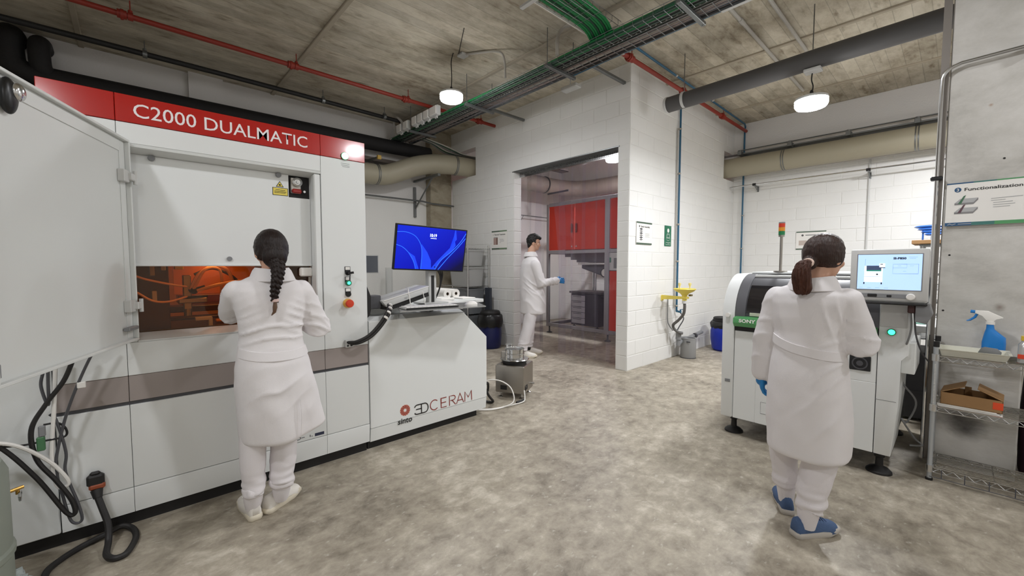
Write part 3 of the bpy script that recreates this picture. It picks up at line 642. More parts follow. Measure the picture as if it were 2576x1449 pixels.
# seam lines come from the gaps between panels; left neighbour cabinet
sc_ = thing('side_cabinet', 'plain white cabinet left of the printing machine behind the hanging cables', 'cabinet', (XM, -.55, 0))
obj('cabinet_body', B().box((-4.2, -1.1, .075), (XM - .004, -.304, 2.0), .004), M_white, sc_)
obj('cabinet_plinth', B().box((-4.2, -1.1, 0), (XM - .05, -.62, .075)), M_black, sc_)

# work chamber behind the amber window
ch = obj('chamber', B().box((-3.75, .005, 1.0), (-3.74, .955, 1.5)), M_amber, mc, smooth=0)
obj('dark_floor', B().box((-3.74, .005, .985), (-3.06, .955, 1.0)), M_darkred, mc)
obj('chamber_beam', B().box((-3.5, .02, 1.09), (-3.35, .95, 1.13), .004).box((-3.42, .02, 1.045), (-3.3, .95, 1.062), .003), M_darkred, mc)
obj('chamber_beam', B().box((-3.7, .22, 1.13), (-3.52, .95, 1.19), .004), mat('red_machined_block', (112, 40, 22), .3), mc)
obj('chamber_column', B().box((-3.45, .015, 1.0), (-3.2, .16, 1.5), .004), M_darkred, mc)
obj('chamber_top', B().box((-3.74, .005, 1.44), (-3.06, .955, 1.5)), M_darkred, mc)
obj('side_wall', B().box((-3.7, .70, 1.0), (-3.2, .95, 1.46), .004), M_darkred, mc)
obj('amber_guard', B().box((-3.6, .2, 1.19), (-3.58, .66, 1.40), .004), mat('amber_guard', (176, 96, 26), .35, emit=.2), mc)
vb = obj('valve_block', B().box((-3.26, .225, 1.12), (-3.2, .265, 1.33), .004).box((-3.24, .2, 1.16), (-3.18, .34, 1.19), .004).cyl((-3.22, .245, 1.08), (-3.22, .245, 1.16), .02, 12), M_steel, mc)
obj('fitting', B().ball((-3.18, .275, 1.235), .022, 12, 8).cyl((-3.18, .25, 1.235), (-3.17, .33, 1.26), .009, 8).cyl((-3.19, .2, 1.19), (-3.16, .34, 1.2), .008, 8), M_black, vb)
for y, z in ((.075, 1.33), (.08, 1.18), (.125, 1.36)): obj('sensor_bracket', B().box((-3.2, y, z), (-3.185, y + .022, z + .06), .003), M_ltgrey, mc)
for pts, r, m in ([[(-3.18, .26, 1.24), (-3.19, .3, 1.33), (-3.22, .38, 1.385), (-3.26, .46, 1.36), (-3.3, .5, 1.26)], .010, M_hose],
                  [[(-3.17, .27, 1.24), (-3.16, .33, 1.36), (-3.18, .4, 1.37), (-3.2, .42, 1.31), (-3.24, .42, 1.2)], .008, M_hose],
                  [[(-3.17, .29, 1.235), (-3.14, .4, 1.27), (-3.12, .52, 1.29), (-3.1, .66, 1.295)], .010, M_hose],
                  [[(-3.18, .24, 1.26), (-3.1, .16, 1.28), (-3.075, .06, 1.31), (-3.07, .015, 1.33)], .006, M_hose],
                  [[(-3.18, .24, 1.2), (-3.1, .15, 1.18), (-3.075, .08, 1.19), (-3.07, .015, 1.24)], .006, M_hose],
                  [[(-3.4, .3, 1.33), (-3.42, .4, 1.37), (-3.4, .5, 1.32), (-3.4, .56, 1.25)], .009, M_black]):
    obj('hose', tube(pts, r, 8), m, mc)
obj('yellow_cap', B().box((-3.3, .19, 1.365), (-3.25, .235, 1.39), .004), M_yel, mc)
obj('grey_gripper', B().box((-3.14, .27, 1.055), (-3.11, .355, 1.075), .003).box((-3.14, .335, 1.0), (-3.11, .355, 1.06), .003), M_ltgrey, mc)
obj('round_valve', B().lathe([(.022, 0), (.022, .02), (.012, .024), (.001, .024)], (-3.1, .55, 1.04), 'X', 18), M_steel, mc)
obj('amber_bracket', B().box((-3.2, .38, 1.035), (-3.17, .45, 1.05), .003).box((-3.2, .49, 1.04), (-3.17, .54, 1.055), .003), M_amber, mc)
obj('instrument_frame', B().box((-3.32, .46, 1.2), (-3.3, .54, 1.21)).box((-3.32, .46, 1.2), (-3.3, .47, 1.28)).box((-3.32, .53, 1.2), (-3.3, .54, 1.28)).box((-3.32, .46, 1.27), (-3.3, .54, 1.28)), M_darkred, mc)
obj('grey_rail', B().box((-3.10, .02, 1.0), (-3.07, .5, 1.022)), M_dkgrey, mc)
obj('white_sensor', B().box((-3.05, .835, 1.315), (-3.01, .912, 1.375), .008), M_paper, mc)
obj('steel_guide', B().box((-3.05, .89, 1.03), (-3.03, .905, 1.31)), M_steel, mc)
lgt = bpy.data.lights.new('chamber_lamp', 'AREA'); lgt.energy = .9; lgt.size = .5; lgt.size_y = .15; lgt.shape = 'RECTANGLE'; lgt.color = (1, .62, .26)
lo = bpy.data.objects.new('chamber_lamp', lgt); COL.objects.link(lo); lo.location = (-3.35, .4, 1.43); lo.parent = None
obj('amber_window', B().box((-3.056, .006, 1.0), (-3.052, .91, 1.388)), M_amberglass, mc, smooth=0)
obj('lamp_housing', B().box((-3.6, .2, 1.435), (-3.1, .6, 1.441)), M_amber, mc)

# open door of the machine, hinged at the left of the window
D = Vector((.935, -.355, 0)); ND = Vector((.355, .935, 0)); H0 = Vector((XM + .012, -.004, 0))
dm = Matrix(((D.x, -ND.x, 0, H0.x), (D.y, -ND.y, 0, H0.y), (0, 0, 1, 0), (0, 0, 0, 1)))   # local: x along the door, -y towards the room, z up
dr = obj('open_door', B().box((0, 0, 1.0), (.95, .025, 2.03), .003).box((.0, -.022, 1.0), (.95, 0, 1.012), .002).box((0, -.022, 2.018), (.95, 0, 2.03), .002).box((0, -.022, 1.012), (.012, 0, 2.018), .002).box((.938, -.022, 1.012), (.95, 0, 2.018), .002).xf(dm), M_whitesheet, mc)
obj('stiffener', B().box((.02, -.004, 1.02), (.07, 0, 2.01), .001).box((.07, -.004, 1.96), (.93, 0, 2.01), .001).xf(dm), M_whitesheet, dr)
hd = obj('door_handle', B().ball((0, 0, 0), (.032, .02, .06), 20, 14).xf(dm @ Matrix.Translation((.815, -.015, 1.95))), M_blackg, dr)
hd2 = obj('door_handle', B().ball((0, 0, 0), (.026, .016, .03), 18, 12).xf(dm @ Matrix.Translation((.80, -.032, 1.968))), M_chrome, dr)
for z in (1.838, 1.182): obj('hinge', B().box((.045, -.03, z - .03), (.095, 0, z + .03), .003).box((.0, -.045, z - .018), (.055, -.012, z + .018), .004).cyl((.012, -.04, z - .034), (.012, -.04, z + .034), .009, 10).xf(dm), M_ltgrey, dr)
obj('stay_bracket', B().box((.02, -.03, 1.06), (.12, -.004, 1.078), .003).xf(dm), M_grey, dr)
obj('strike_plate', B().box((.915, -.012, 1.03), (.935, -.004, 1.075), .002).xf(dm), M_grey, dr)

# ------------------------------------------------------------------ control desk beside the machine
dk = thing('control_desk', 'white control desk with clipped corner and printed red and black logos', 'desk', (XM, 1.83, 0))
obj('desk_body', B().prism([(1.268, .168), (2.384, .168), (2.384, .735), (2.13, .975), (1.268, .975)], 'X', -4.0, XM, .004), M_white, dk, smooth=.3)
obj('skirt', B().prism([(XM - .03, .166), (XM, .166), (XM - .012, .065), (XM - .03, .065)], 'Y', 1.268, 2.38).box((-4.0, 1.268, .065), (XM - .03, 2.38, .168)), M_white, dk, smooth=.3)
obj('plinth', B().box((-3.95, 1.262, 0), (XM - .05, 2.3, .067)), M_black, dk, smooth=0)
obj('desk_top', B().prism([(XM, .972), (XM - .08, 1.0), (-4.0, 1.0), (-4.0, .972)], 'Y', 1.268, 2.14), M_white, dk, smooth=0)
obj('raised_shelf', B().box((-4.0, 1.268, 1.0), (-3.12, 2.28, 1.05), .006), M_white, dk)
LX = XM + .0015
# swirl emblem: curved blades round a centre
sw = B(); c0 = (1.55, .243)
for k in range(14):
    a = 2 * PI * k / 14; pl = [(c0[0] + r * math.cos(a + (r - .012) * 26), c0[1] + r * math.sin(a + (r - .012) * 26)) for r in (.013, .021, .029, .037, .043)]
    ws_ = [.002, .006, .008, .009, .004]; rows = [[], []]
    for i, p in enumerate(pl):
        t_ = Vector(pl[min(i + 1, 4)]) - Vector(pl[max(i - 1, 0)]); t_.normalize(); n_ = Vector((-t_.y, t_.x)) * ws_[i] / 2
        for j, sg in enumerate((1, -1)): rows[j].append(sw.bm.verts.new((LX, p[0] + n_.x * sg, p[1] + n_.y * sg)))
    for i in range(4): sw.bm.faces.new((rows[0][i], rows[1][i], rows[1][i + 1], rows[0][i + 1]))
obj('swirl_emblem', sw, mat('brick_red_print', (150, 52, 40), .5), dk, smooth=0)
obj('emblem_ground', B().lathe([(.044, 0), (.044, .0006), (.012, .0006)], (XM, *c0), 'X', 28, cap=False), mat('pale_red_print', (226, 168, 150), .5), dk, smooth=0)
text('lettering', 'sinto', M_black, dk, (LX, 1.485, .142), EY, EZ, .046, .125, bold=.018, shear=.12)
g = .012
def L3(ls, w, m): obj('lettering', strokes(ls, w, (LX, 1.635, .184), EY, Vector((0, -.02, 1)), .0006), m, dk, smooth=0)
L3([[(.0, .058), (.006, .07), (.02, .076), (.062, .076)], [(.012, .04), (.062, .04)], [(.0, .014), (.006, .004), (.02, 0), (.062, 0)], [(.062, -.004), (.062, .08)],
    [(.066, .076), (.09, .076)] + arc(.092, .038, .032, 90, -90, 10, .038) + [(.066, 0)]], .009, mat('black_print', (34, 30, 28), .5))
R_ = mat('dark_red_print', (140, 52, 44), .5)
L3([arc(.185, .04, .04, 45, 315, 14, .042), [(.305, .08), (.25, .08), (.25, 0), (.305, 0)], [(.25, .04), (.3, .04)],
    [(.335, -.004), (.335, .08), (.37, .08)] + arc(.372, .06, .024, 90, -90, 8, .02) + [(.345, .04)], [(.362, .04), (.398, -.004)],
    [(.408, -.004), (.446, .084), (.484, -.004)], [(.422, .024), (.47, .024)], [(.497, -.004), (.501, .084), (.535, .03), (.569, .084), (.573, -.004)]], .0075, R_)

# monitor on its stand
mm = Matrix.Translation((-3.1, 1.915, 1.531)) @ Matrix.Rotation(1.443, 4, 'Z') @ Matrix.Rotation(.168, 4, 'X') @ Matrix.Rotation(.039, 4, 'Y')
mo = thing('monitor', 'large monitor showing a blue lock screen with the time', 'monitor', mtx=mm)
W2, H2 = .33, .1915
obj('housing', B().box((-W2, .004, -H2), (W2, .03, H2), .004).box((-.16, .03, -.12), (.16, .055, .1), .01), M_blackg, mo, local=True)
obj('bezel', B().box((-W2, -.002, -H2), (W2, .004, H2), .002), M_blackg, mo, local=True)
def screenmat():
    m = bpy.data.materials.new('blue_screen'); m.use_nodes = True; nt = m.node_tree; N = nt.nodes.new; L = nt.links.new; b = nt.nodes['Principled BSDF']
    tc = N('ShaderNodeTexCoord'); sx = N('ShaderNodeSeparateXYZ'); L(tc.outputs['Object'], sx.inputs[0])
    a = N('ShaderNodeMath'); a.operation = 'MULTIPLY_ADD'; a.inputs[1].default_value = 1.1; L(sx.outputs[0], a.inputs[0])
    c = N('ShaderNodeMath'); c.operation = 'MULTIPLY_ADD'; c.inputs[1].default_value = -1.6; c.inputs[2].default_value = .42; L(sx.outputs[2], c.inputs[0]); L(c.outputs[0], a.inputs[2])
    r = N('ShaderNodeValToRGB'); e = r.color_ramp.elements; e[0].position = .0; e[0].color = lin((10, 40, 222)); e[1].position = .95; e[1].color = lin((10, 8, 60)); x = e.new(.55); x.color = lin((2, 14, 190))
    L(a.outputs[0], r.inputs[0]); L(r.outputs[0], b.inputs['Emission Color']); b.inputs['Emission Strength'].default_value = .95
    b.inputs['Base Color'].default_value = (.005, .005, .01, 1); b.inputs['Roughness'].default_value = .25; b.inputs['Specular IOR Level'].default_value = .2; return m
sg = obj('screen', quad((0, 0, 0), (1, 0, 0), (0, 0, 1), -W2 + .012, -H2 + .012, W2 - .012, H2 - .01, .003), screenmat(), mo, local=True)
M_rib = mat('screen_light_blue', (38, 104, 238), .4, emit=.8); M_rib2 = mat('screen_mid_blue', (14, 58, 214), .4, emit=.8); M_sw = mat('screen_white', (225, 238, 255), .4, emit=1)
def ribbon(lines, w, m, d): obj('ribbon', strokes([cr([(*p, 0) for p in l], 6) and [(q.x, q.y) for q in cr([(*p, 0) for p in l], 6)] for l in lines], w, (0, 0, 0), (1, 0, 0), (0, 0, 1), d), m, sg, local=True, smooth=0)
ribbon([[(-.318, .125), (-.24, .128), (-.16, .10), (-.105, .03), (-.088, -.06), (-.088, -.178)], [(-.318, .02), (-.26, 0), (-.20, -.05), (-.155, -.12), (-.135, -.178)]], .005, M_rib, .0036)
ribbon([[(.318, .16), (.27, .08), (.19, -.01), (.1, -.09), (.045, -.178)], [(.318, .115), (.25, .03), (.16, -.07), (.075, -.178)]], .007, M_rib, .0036)
def fillpoly(pl, m, d):
    b = B(); b.bm.faces.new([b.bm.verts.new((x, -d, z)) for x, z in pl]); obj('ribbon', b, m, sg, local=True, smooth=0)
fillpoly([(-.10, .04), (-.04, -.03), (.0, -.1), (.01, -.178), (-.088, -.178), (-.088, -.07)], M_rib2, .0032)
fillpoly([(-.22, -.03), (-.15, -.07), (-.105, -.178), (-.135, -.178), (-.155, -.12)], M_rib2, .0032)
fillpoly([(.205, .18), (.215, .18), (.23, .10), (.17, .02), (.06, -.1), (.0, -.178), (.045, -.178), (.1, -.09), (.19, -.01), (.225, .045), (.2, .13)], M_rib2, .0033)
text('clock', '10:19', M_sw, sg, (-.028, -.001, .105), (1, 0, 0), (0, 0, 1), .027, .062, bold=.03, depth=.0035, local=True)
obj('date_line', strokes([[(-.022, .092), (.034, .092)]], .005, (0, 0, 0), (1, 0, 0), (0, 0, 1), .0045), M_sw, sg, local=True, smooth=0)
st = obj('stand_post', B().box((-3.24, 1.93, 1.05), (-3.18, 2.01, 1.42), .006), M_ltgrey, mo)
obj('post_slot', B().box((-3.182, 1.955, 1.06), (-3.178, 1.985, 1.30)), M_black, st)
obj('stand_foot', B().box((-3.32, 1.85, 1.05), (-3.12, 2.1, 1.062), .004), M_ltgrey, mo)
obj('tilt_head', B().box((-3.2, 1.93, 1.38), (-3.12, 2.0, 1.5), .01), M_ltgrey, mo)
for i in range(3): obj('cable', tube([(-3.12, 1.95 + .03 * i, 1.38), (-3.16, 2.03 + .015 * i, 1.31), (-3.2, 2.06, 1.2), (-3.22, 2.03, 1.1), (-3.25, 2.02, 1.06)], .007, 6), M_black, mo)

# keyboard shelf with keyboard and mouse
ks = thing('keyboard_shelf', 'thin glassy shelf jutting out over the control desk front', 'shelf', (-2.8, 1.75, 1.055))
obj('plate', B().prism([(-2.70, 1.40), (-2.60, 2.11), (-2.98, 2.30), (-3.05, 1.55)], 'Z', 1.052, 1.06), mat('grey_glass_plate', (152, 152, 150), .12, coat=.3), ks)
obj('plate_arm', B().box((-3.2, 1.8, 1.03), (-2.85, 1.92, 1.051), .004), M_black, ks)
obj('plate_knob', B().cyl((-2.8, 1.72, 1.03), (-2.8, 1.72, 1.052), .015, 12), M_black, ks)
kb = thing('keyboard', 'slim grey keyboard lying on the glassy shelf', 'keyboard', (-2.8, 1.72, 1.06))
km = Matrix.Translation((-2.79, 1.70, 1.061)) @ Matrix.Rotation(1.43, 4, 'Z')
obj('key_base', B().box((-.22, -.07, 0), (.22, .07, .014), .004, km), M_ltgrey, kb)
for r in range(5):
    for c in range(13): obj('key', B().box((-.208 + c * .032, -.062 + r * .025, .014), (-.18 + c * .032, -.04 + r * .025, .019), 0, km), M_paper, kb, smooth=0)
obj('wrist_edge', B().box((-.215, -.074, .002), (.215, -.07, .012), 0, km), M_black, kb)
ms = thing('mouse', 'white computer mouse at the right end of the glassy shelf', 'mouse', (-2.70, 2.06, 1.06))
obj('mouse_shell', B().loft([(0, -.034, .034, -.06, .06), (.012, -.036, .036, -.062, .062), (.024, -.03, .03, -.05, .052), (.034, -.018, .018, -.03, .034), (.037, -.006, .006, -.012, .014)], 24).xf(Matrix.Translation((-2.72, 2.05, 1.06)) @ Matrix.Rotation(.1, 4, 'Z')), M_paper, ms)
obj('scroll_wheel', B().cyl((-2.732, 2.085, 1.09), (-2.716, 2.086, 1.09), .007, 10), M_grey, ms)
# papers on the desk
for i, (x, y, r, l) in enumerate([(-3.35, 1.55, .2, 'white paper sheet lying at the machine end of the raised desk shelf'), (-3.3, 2.12, -.15, 'white paper sheet lying right of the monitor stand')]):
    tag(obj('paper_sheet', B().box((-.105, -.148, 0), (.105, .148, .003), 0, Matrix.Translation((x, y, 1.0505)) @ Matrix.Rotation(r + PI / 2, 4, 'Z')), M_paper, smooth=0), l, 'paper')
# tilted console on a bracket
tc_ = thing('tilted_console', 'pale tilted console box with black underside on the machine flank', 'console', (-3.1, 1.55, 1.1))
cm_ = Matrix.Translation((-3.04, 1.60, 1.135)) @ Matrix.Rotation(-.30, 4, 'X')
cm_ = Matrix.Translation((-3.06, 1.60, 1.15)) @ Matrix.Rotation(.20, 4, 'X')
obj('console_shell', B().prism([(-.215, .012), (-.185, -.045), (.19, -.02), (.205, .032)], 'X', -.12, .10, .004).xf(cm_), M_ltgrey, tc_, smooth=.4)
obj('black_underside', B().prism([(-.215, -.03), (-.17, -.075), (-.06, -.075), (.2, -.055), (.2, -.02), (-.18, -.048)], 'X', -.13, .085).xf(cm_), M_black, tc_, smooth=.4)
obj('white_lid', B().box((-.13, -.2, .014), (.105, .205, .02), .002, cm_ @ Matrix.Rotation(.045, 4, 'X')), M_paper, tc_)
obj('rating_label', strokes([[(-.03, 0), (.0, 0)], [(-.03, -.008), (-.005, -.008)]], .003, cm_ @ Vector((.1015, 0, -.01)), cm_.to_3x3() @ Vector((0, 1, 0)), cm_.to_3x3() @ Vector((0, 0, 1)), .001), M_grey, tc_)
obj('mount_arm', B().box((-3.1, 1.26, 1.06), (-3.0, 1.40, 1.16), .006), M_dkgrey, tc_)
obj('mount_flange', B().prism([(1.258, .985), (1.29, 1.02), (1.3, 1.06), (1.3, 1.16), (1.285, 1.2), (1.258, 1.27)], 'X', -3.08, -2.96), M_black, tc_)
# small panel display on the machine flank
sp = thing('panel_display', 'small grey display seen edge-on at the machine flank', 'display', (-3.3, 1.45, 1.4))
pm = Matrix.Translation((-3.32, 1.47, 1.40)) @ Matrix.Rotation(1.05, 4, 'Z')
obj('display_frame', B().box((-.055, -.004, -.075), (.055, .02, .075), .004, pm), M_ltgrey, sp)
obj('display_glass', B().box((-.045, -.0055, -.068), (.05, -.004, .068), 0, pm), mat('dull_display', (104, 108, 114), .3), sp)
obj('display_arm', B().box((-3.42, 1.255, 1.36), (-3.36, 1.46, 1.44), .008), M_black, sp)
# white wire stand
wsd = thing('wire_stand', 'white bent wire stand beside the tilted console', 'stand', (-3.0, 1.75, 1.06))
for dy in (0, .13):
    obj('wire', tube([(-2.95, 1.63 + dy, 1.065), (-2.95, 1.62 + dy, 1.09), (-2.96, 1.62 + dy, 1.13), (-2.96, 1.61 + dy, 1.17), (-3.0, 1.63 + dy, 1.20), (-3.1, 1.66 + dy, 1.21)], .004, 6), M_paper, wsd)
obj('wire', tube([(-2.95, 1.63, 1.065), (-2.93, 1.76, 1.066), (-2.9, 1.92, 1.068)], .004, 6), M_paper, wsd)
# black cable bundle from the socket to the console
cb = thing('cable_bundle', 'black cable bundle with white ties curving from the socket to the console', 'cable', (XM, 1.2, .85))
main = [(XM + .03, 1.11, .84), (XM + .06, 1.16, .845), (XM + .075, 1.24, .88), (XM + .075, 1.32, .95), (XM + .05, 1.40, 1.04), (XM - .05, 1.46, 1.09), (XM - .12, 1.5, 1.095)]
for dy in (-.009, .009): obj('cable', tube([(x, y + dy, z - dy * .6) for x, y, z in main], .011, 8), M_dkrubber, cb)
cv = cr(main, 8)
for i in (28, 31, 34, 37): obj('cable_tie', B().sweep([cv[i], cv[i + 1]], .0205, 8), M_paper, cb)

# power plug and cord at the machine foot
pl = thing('power_cord', 'thick black power cord plugged into the machine and looping on the floor', 'cord', (-2.9, -.17, .3))
obj('plug_body', B().box((XM, -.207, .28), (XM + .036, -.142, .338), .01).box((XM + .01, -.195, .334), (XM + .032, -.155, .353), .008), M_dkrubber, pl)
obj('orange_grip', B().box((XM + .005, -.20, .262), (XM + .04, -.14, .292), .008), mat('orange_brown_plug', (150, 74, 44), .5), pl)
obj('plug_sleeve', B().cyl((XM + .03, -.172, .26), (XM + .05, -.168, .225), .024, 14, .017), M_dkrubber, pl)
obj('cord', tube([(XM + .045, -.17, .235), (XM + .07, -.155, .18), (XM + .105, -.135, .10), (XM + .15, -.135, .035), (-2.70, -.14, .014), (-2.64, -.115, .014), (-2.64, -.075, .014), (-2.70, -.05, .014), (-2.79, -.035, .014), (-2.88, -.05, .016), (-2.91, -.09, .03), (-2.89, -.15, .022), (-2.86, -.23, .014), (-2.79, -.30, .014), (-2.7, -.335, .014), (-2.45, -.33, .014), (-2.1, -.34, .014)], .014, 10), M_dkrubber, pl)
# hanging cables on the left
def hcable(pts, r, m, label): tag(obj('hanging_cable', tube(pts, r, 8), m), label, 'cable')
hcable([(-2.82, -.20, 1.02), (-2.83, -.25, .86), (-2.84, -.315, .75), (-2.84, -.365, .64), (-2.84, -.355, .5), (-2.84, -.30, .38), (-2.84, -.255, .27), (-2.84, -.245, .20), (-2.84, -.275, .215), (-2.83, -.36, .42), (-2.8, -.47, .62), (-2.76, -.6, .72)], .0095, M_dkrubber, 'thickest dark hanging cable looping in front of the side cabinet')
hcable([(-2.83, -.12, 1.05), (-2.84, -.19, .88), (-2.85, -.25, .70), (-2.86, -.29, .52), (-2.86, -.30, .42), (-2.86, -.285, .30), (-2.85, -.26, .16), (-2.85, -.225, .15), (-2.85, -.235, .24), (-2.86, -.27, .40), (-2.86, -.265, .5), (-2.86, -.29, .66), (-2.87, -.31, .69)], .006, M_dkgrey, 'slim grey cable with white tag hanging beside the grey stripe')
tag(obj('cable_tag', B().box((-2.852, -.215, .80), (-2.835, -.185, .83), .003), M_paper), 'small white tag on the slim grey hanging cable', 'tag')
hcable([(-2.84, -.30, 1.03), (-2.84, -.305, .86), (-2.85, -.31, .74), (-2.86, -.33, .83), (-2.86, -.32, .9)], .006, M_dkgrey, 'dark cable forming a narrow loop under the open door')
hcable([(-2.84, -.275, 1.0), (-2.85, -.285, .85), (-2.855, -.295, .7), (-2.86, -.31, .5), (-2.86, -.30, .35), (-2.855, -.27, .335), (-2.85, -.265, .37), (-2.84, -.32, .48), (-2.8, -.42, .6), (-2.76, -.56, .66)], .008, M_paper, 'white cable swinging from the door down to the drum')
hcable([(-2.8, -.5, .61), (-2.83, -.4, .58), (-2.85, -.32, .575), (-2.86, -.265, .575), (-2.86, -.26, .61), (-2.86, -.285, .645), (-2.855, -.33, .65)], .0045, M_black, 'thin black cable stretched level across the side cabinet')
cn = thing('cable_connector', 'small green terminal connector dangling among the hanging cables', 'connector', (-2.84, -.34, .58))
obj('terminal_block', B().box((-2.85, -.352, .535), (-2.83, -.325, .60), .004), mat('terminal_green', (72, 118, 80), .5), cn)
obj('connector_hood', B().box((-2.85, -.345, .60), (-2.832, -.322, .65), .004), M_grey, cn)
# drum with tap at the left edge and a crumpled bag
dd = thing('drum', 'grey green drum with brass tap cut off by the left edge', 'drum', (-2.385, -.585, 0))
obj('drum_shell', B().lathe([(.001, .08), (.20, .08), (.215, .1), (.215, .3), (.222, .31), (.222, .33), (.215, .34), (.215, .62), (.2, .66), (.001, .67)], (-2.385, -.585, 0), seg=36), mat('grey_green_drum', (132, 138, 128), .5), dd)
obj('drum_foot', B().cyl((-2.385, -.585, 0), (-2.42, -.62, .09), .18, 28), M_dkgrey, dd)
obj('tap', B().cyl((-2.49, -.40, .50), (-2.52, -.355, .50), .007, 10).cyl((-2.52, -.37, .5), (-2.52, -.37, .475), .006, 10), mat('brass', (190, 150, 80), .35, .9), dd)
obj('tap_ring', B().sweep([(-2.525 + .016 * math.cos(a), -.365, .465 + .02 * math.sin(a)) for a in [i * PI / 6 for i in range(13)]], .004, 6), M_chrome, dd)
bg = B(); q = bmesh.ops.create_icosphere(bg.bm, subdivisions=4, radius=1)
for v in q['verts']:
    n_ = noise.noise(v.co * 2.2) * .35 + noise.noise(v.co * 6) * .18; v.co = v.co * (1 + n_); v.co = Vector((-2.63 + v.co.x * .09, -.47 + v.co.y * .10, max(.002, .055 + v.co.z * .06)))
tag(obj('plastic_bag', bg, mat('translucent_bag', (170, 178, 176), .25), smooth=.4), 'crumpled greyish plastic bag on the floor beside the drum', 'bag')

# ------------------------------------------------------------------ behind the desk: workbench, rolls, rack, barrel
wb = thing('workbench', 'white workbench behind the control desk carrying two paper rolls', 'bench', (-4.6, 2.6, 0))
obj('bench_top', B().box((-5.3, 1.6, .93), (-4.05, 3.25, .97), .004), M_white, wb)
for x in (-5.2, -4.75):
    for y in (1.7, 3.0): obj('leg', B().box((x - .025, y - .025, 0), (x + .025, y + .025, .93)), M_ltgrey, wb)
for i, (y, l) in enumerate([(2.93, 'front paper roll with a loose end on the white workbench'), (3.06, 'rear paper roll touching the roll with the loose end')]):
    t = thing('paper_roll', l, 'roll', (-4.5, y, 1.03)); x1 = -4.38 - .0 * i
    obj('roll_sheet', B().lathe([(.02, 0), (.058, 0), (.058, -.75), (.02, -.75)], (x1, y, 1.029), 'X', 24, cap=False), M_paper, t)
    obj('core', B().lathe([(.021, .001), (.016, .001), (.016, -.6), (.001, -.6)], (x1, y, 1.029), 'X', 16, cap=False), mat('brown_core', (96, 84, 72), .8), t)
    if i == 0: obj('loose_end', B().sweep([(x1 - .1, y + .055, 1.01), (x1 - .02, y + .03, .985), (x1 + .01, y + .0, .975)], (.02), 4), M_paper, t)
tag(obj('plastic_tray', B().box((-4.4, 2.65, .971), (-4.1, 2.85, 1.0), .01).box((-4.4, 3.0, .971), (-4.15, 3.2, .985), .006), M_paper), 'low white trays on the workbench in front of the rolls', 'tray')
rk = thing('wire_rack', 'chrome wire rack stacked with plastic bins against the door wall', 'rack', (-6.1, 4.4, 0))
for x in (-6.75, -5.66):
    for y in (4.2, 4.66): obj('post', B().cyl((x, y, 0), (x, y, 1.72), .014, 10).cyl((x, y, 1.72), (x, y, 1.74), .017, 10), M_chrome, rk)
for z in (.12, .52, 1.02, 1.38, 1.68):
    b = B()
    for k in range(9): b.cyl((-6.75, 4.2 + .0575 * k, z), (-5.66, 4.2 + .0575 * k, z), .003, 5)
    for k in range(7): b.cyl((-6.75 + .18 * k, 4.2, z - .004), (-6.75 + .18 * k, 4.66, z - .004), .003, 5)
    b.cyl((-6.75, 4.2, z - .03), (-5.66, 4.2, z - .03), .004, 6)
    obj('wire_shelf', b, M_chrome, rk, kind='stuff', smooth=0)
def bin_(x0, x1, z0, z1, m, label, lab=True):
    t = thing('storage_bin', label, 'bin', ((x0 + x1) / 2, 4.42, z0), group='plastic bins on the wire rack')
    b = B().loft([(z0, x0 + .03, x1 - .03, 4.24, 4.6, 7), (z1 - .03, x0 + .005, x1 - .005, 4.215, 4.63, 7)], 28); obj('bin_body', b, m, t)
    obj('rim', B().loft([(z1 - .03, x0, x1, 4.21, 4.64, 7), (z1, x0, x1, 4.21, 4.64, 7)], 28), m, t)
    if lab:
        xa = x1 - .24; obj('label_card', B().box((xa, 4.208, z0 + .09), (xa + .11, 4.214, z0 + .25)), M_paper, t)
        obj('label_print', strokes([[(.02, .14), (.09, .14)], [(.03, .1), (.08, .1)], [(.03, .08), (.07, .08)], [(.04, .03), (.075, .03)]], .012, (xa, 4.208, z0 + .09), (1, 0, 0), (0, 0, 1), .0012), M_dkgrey, t)
M_gbin = mat('grey_crate', (112, 115, 118), .5)
bin_(-6.3, -5.7, 1.385, 1.66, M_clearbin, 'clear bin with a white label on the upper rack shelf')
bin_(-6.28, -5.7, 1.025, 1.36, M_clearbin, 'clear bin on the middle rack shelf below the labelled clear bin', False)
bin_(-6.3, -5.7, .54, .98, M_gbin, 'dark grey bin with a white label low on the rack')
bin_(-6.3, -5.7, .125, .5, M_gbin, 'lowest dark grey bin of the rack', False)
tag(obj('folded_panel', B().box((-5.64, 4.55, .02), (-5.5, 4.6, 1.0), .004), mat('dark_slate', (54, 58, 68), .5)), 'dark slate board standing upright between rack and door wall', 'board')
tag(obj('clear_tube', B().cyl((-6.75, 3.3, 0.0), (-6.75, 3.3, 1.35), .06, 16), M_perspex), 'clear plastic tube standing near the left wall behind the monitor', 'tube')
bb = thing('barrel', 'dark blue barrel with a black bag behind the control desk', 'barrel', (-5.33, 4.4, 0))
obj('barrel_body', B().lathe([(.001, 0), (.15, 0), (.18, .04), (.19, .25), (.18, .45), (.16, .52), (.001, .52)], (-5.33, 4.42, 0), seg=28), mat('dark_blue_barrel', (20, 28, 84), .4), bb)
obj('lid_ring', B().lathe([(.165, .52), (.17, .6), (.15, .63), (.001, .63)], (-5.33, 4.42, 0), seg=28), M_black, bb)
bag('bin_bag', (-5.33, 4.42), .185, .36, .56, bb, M_blackg)

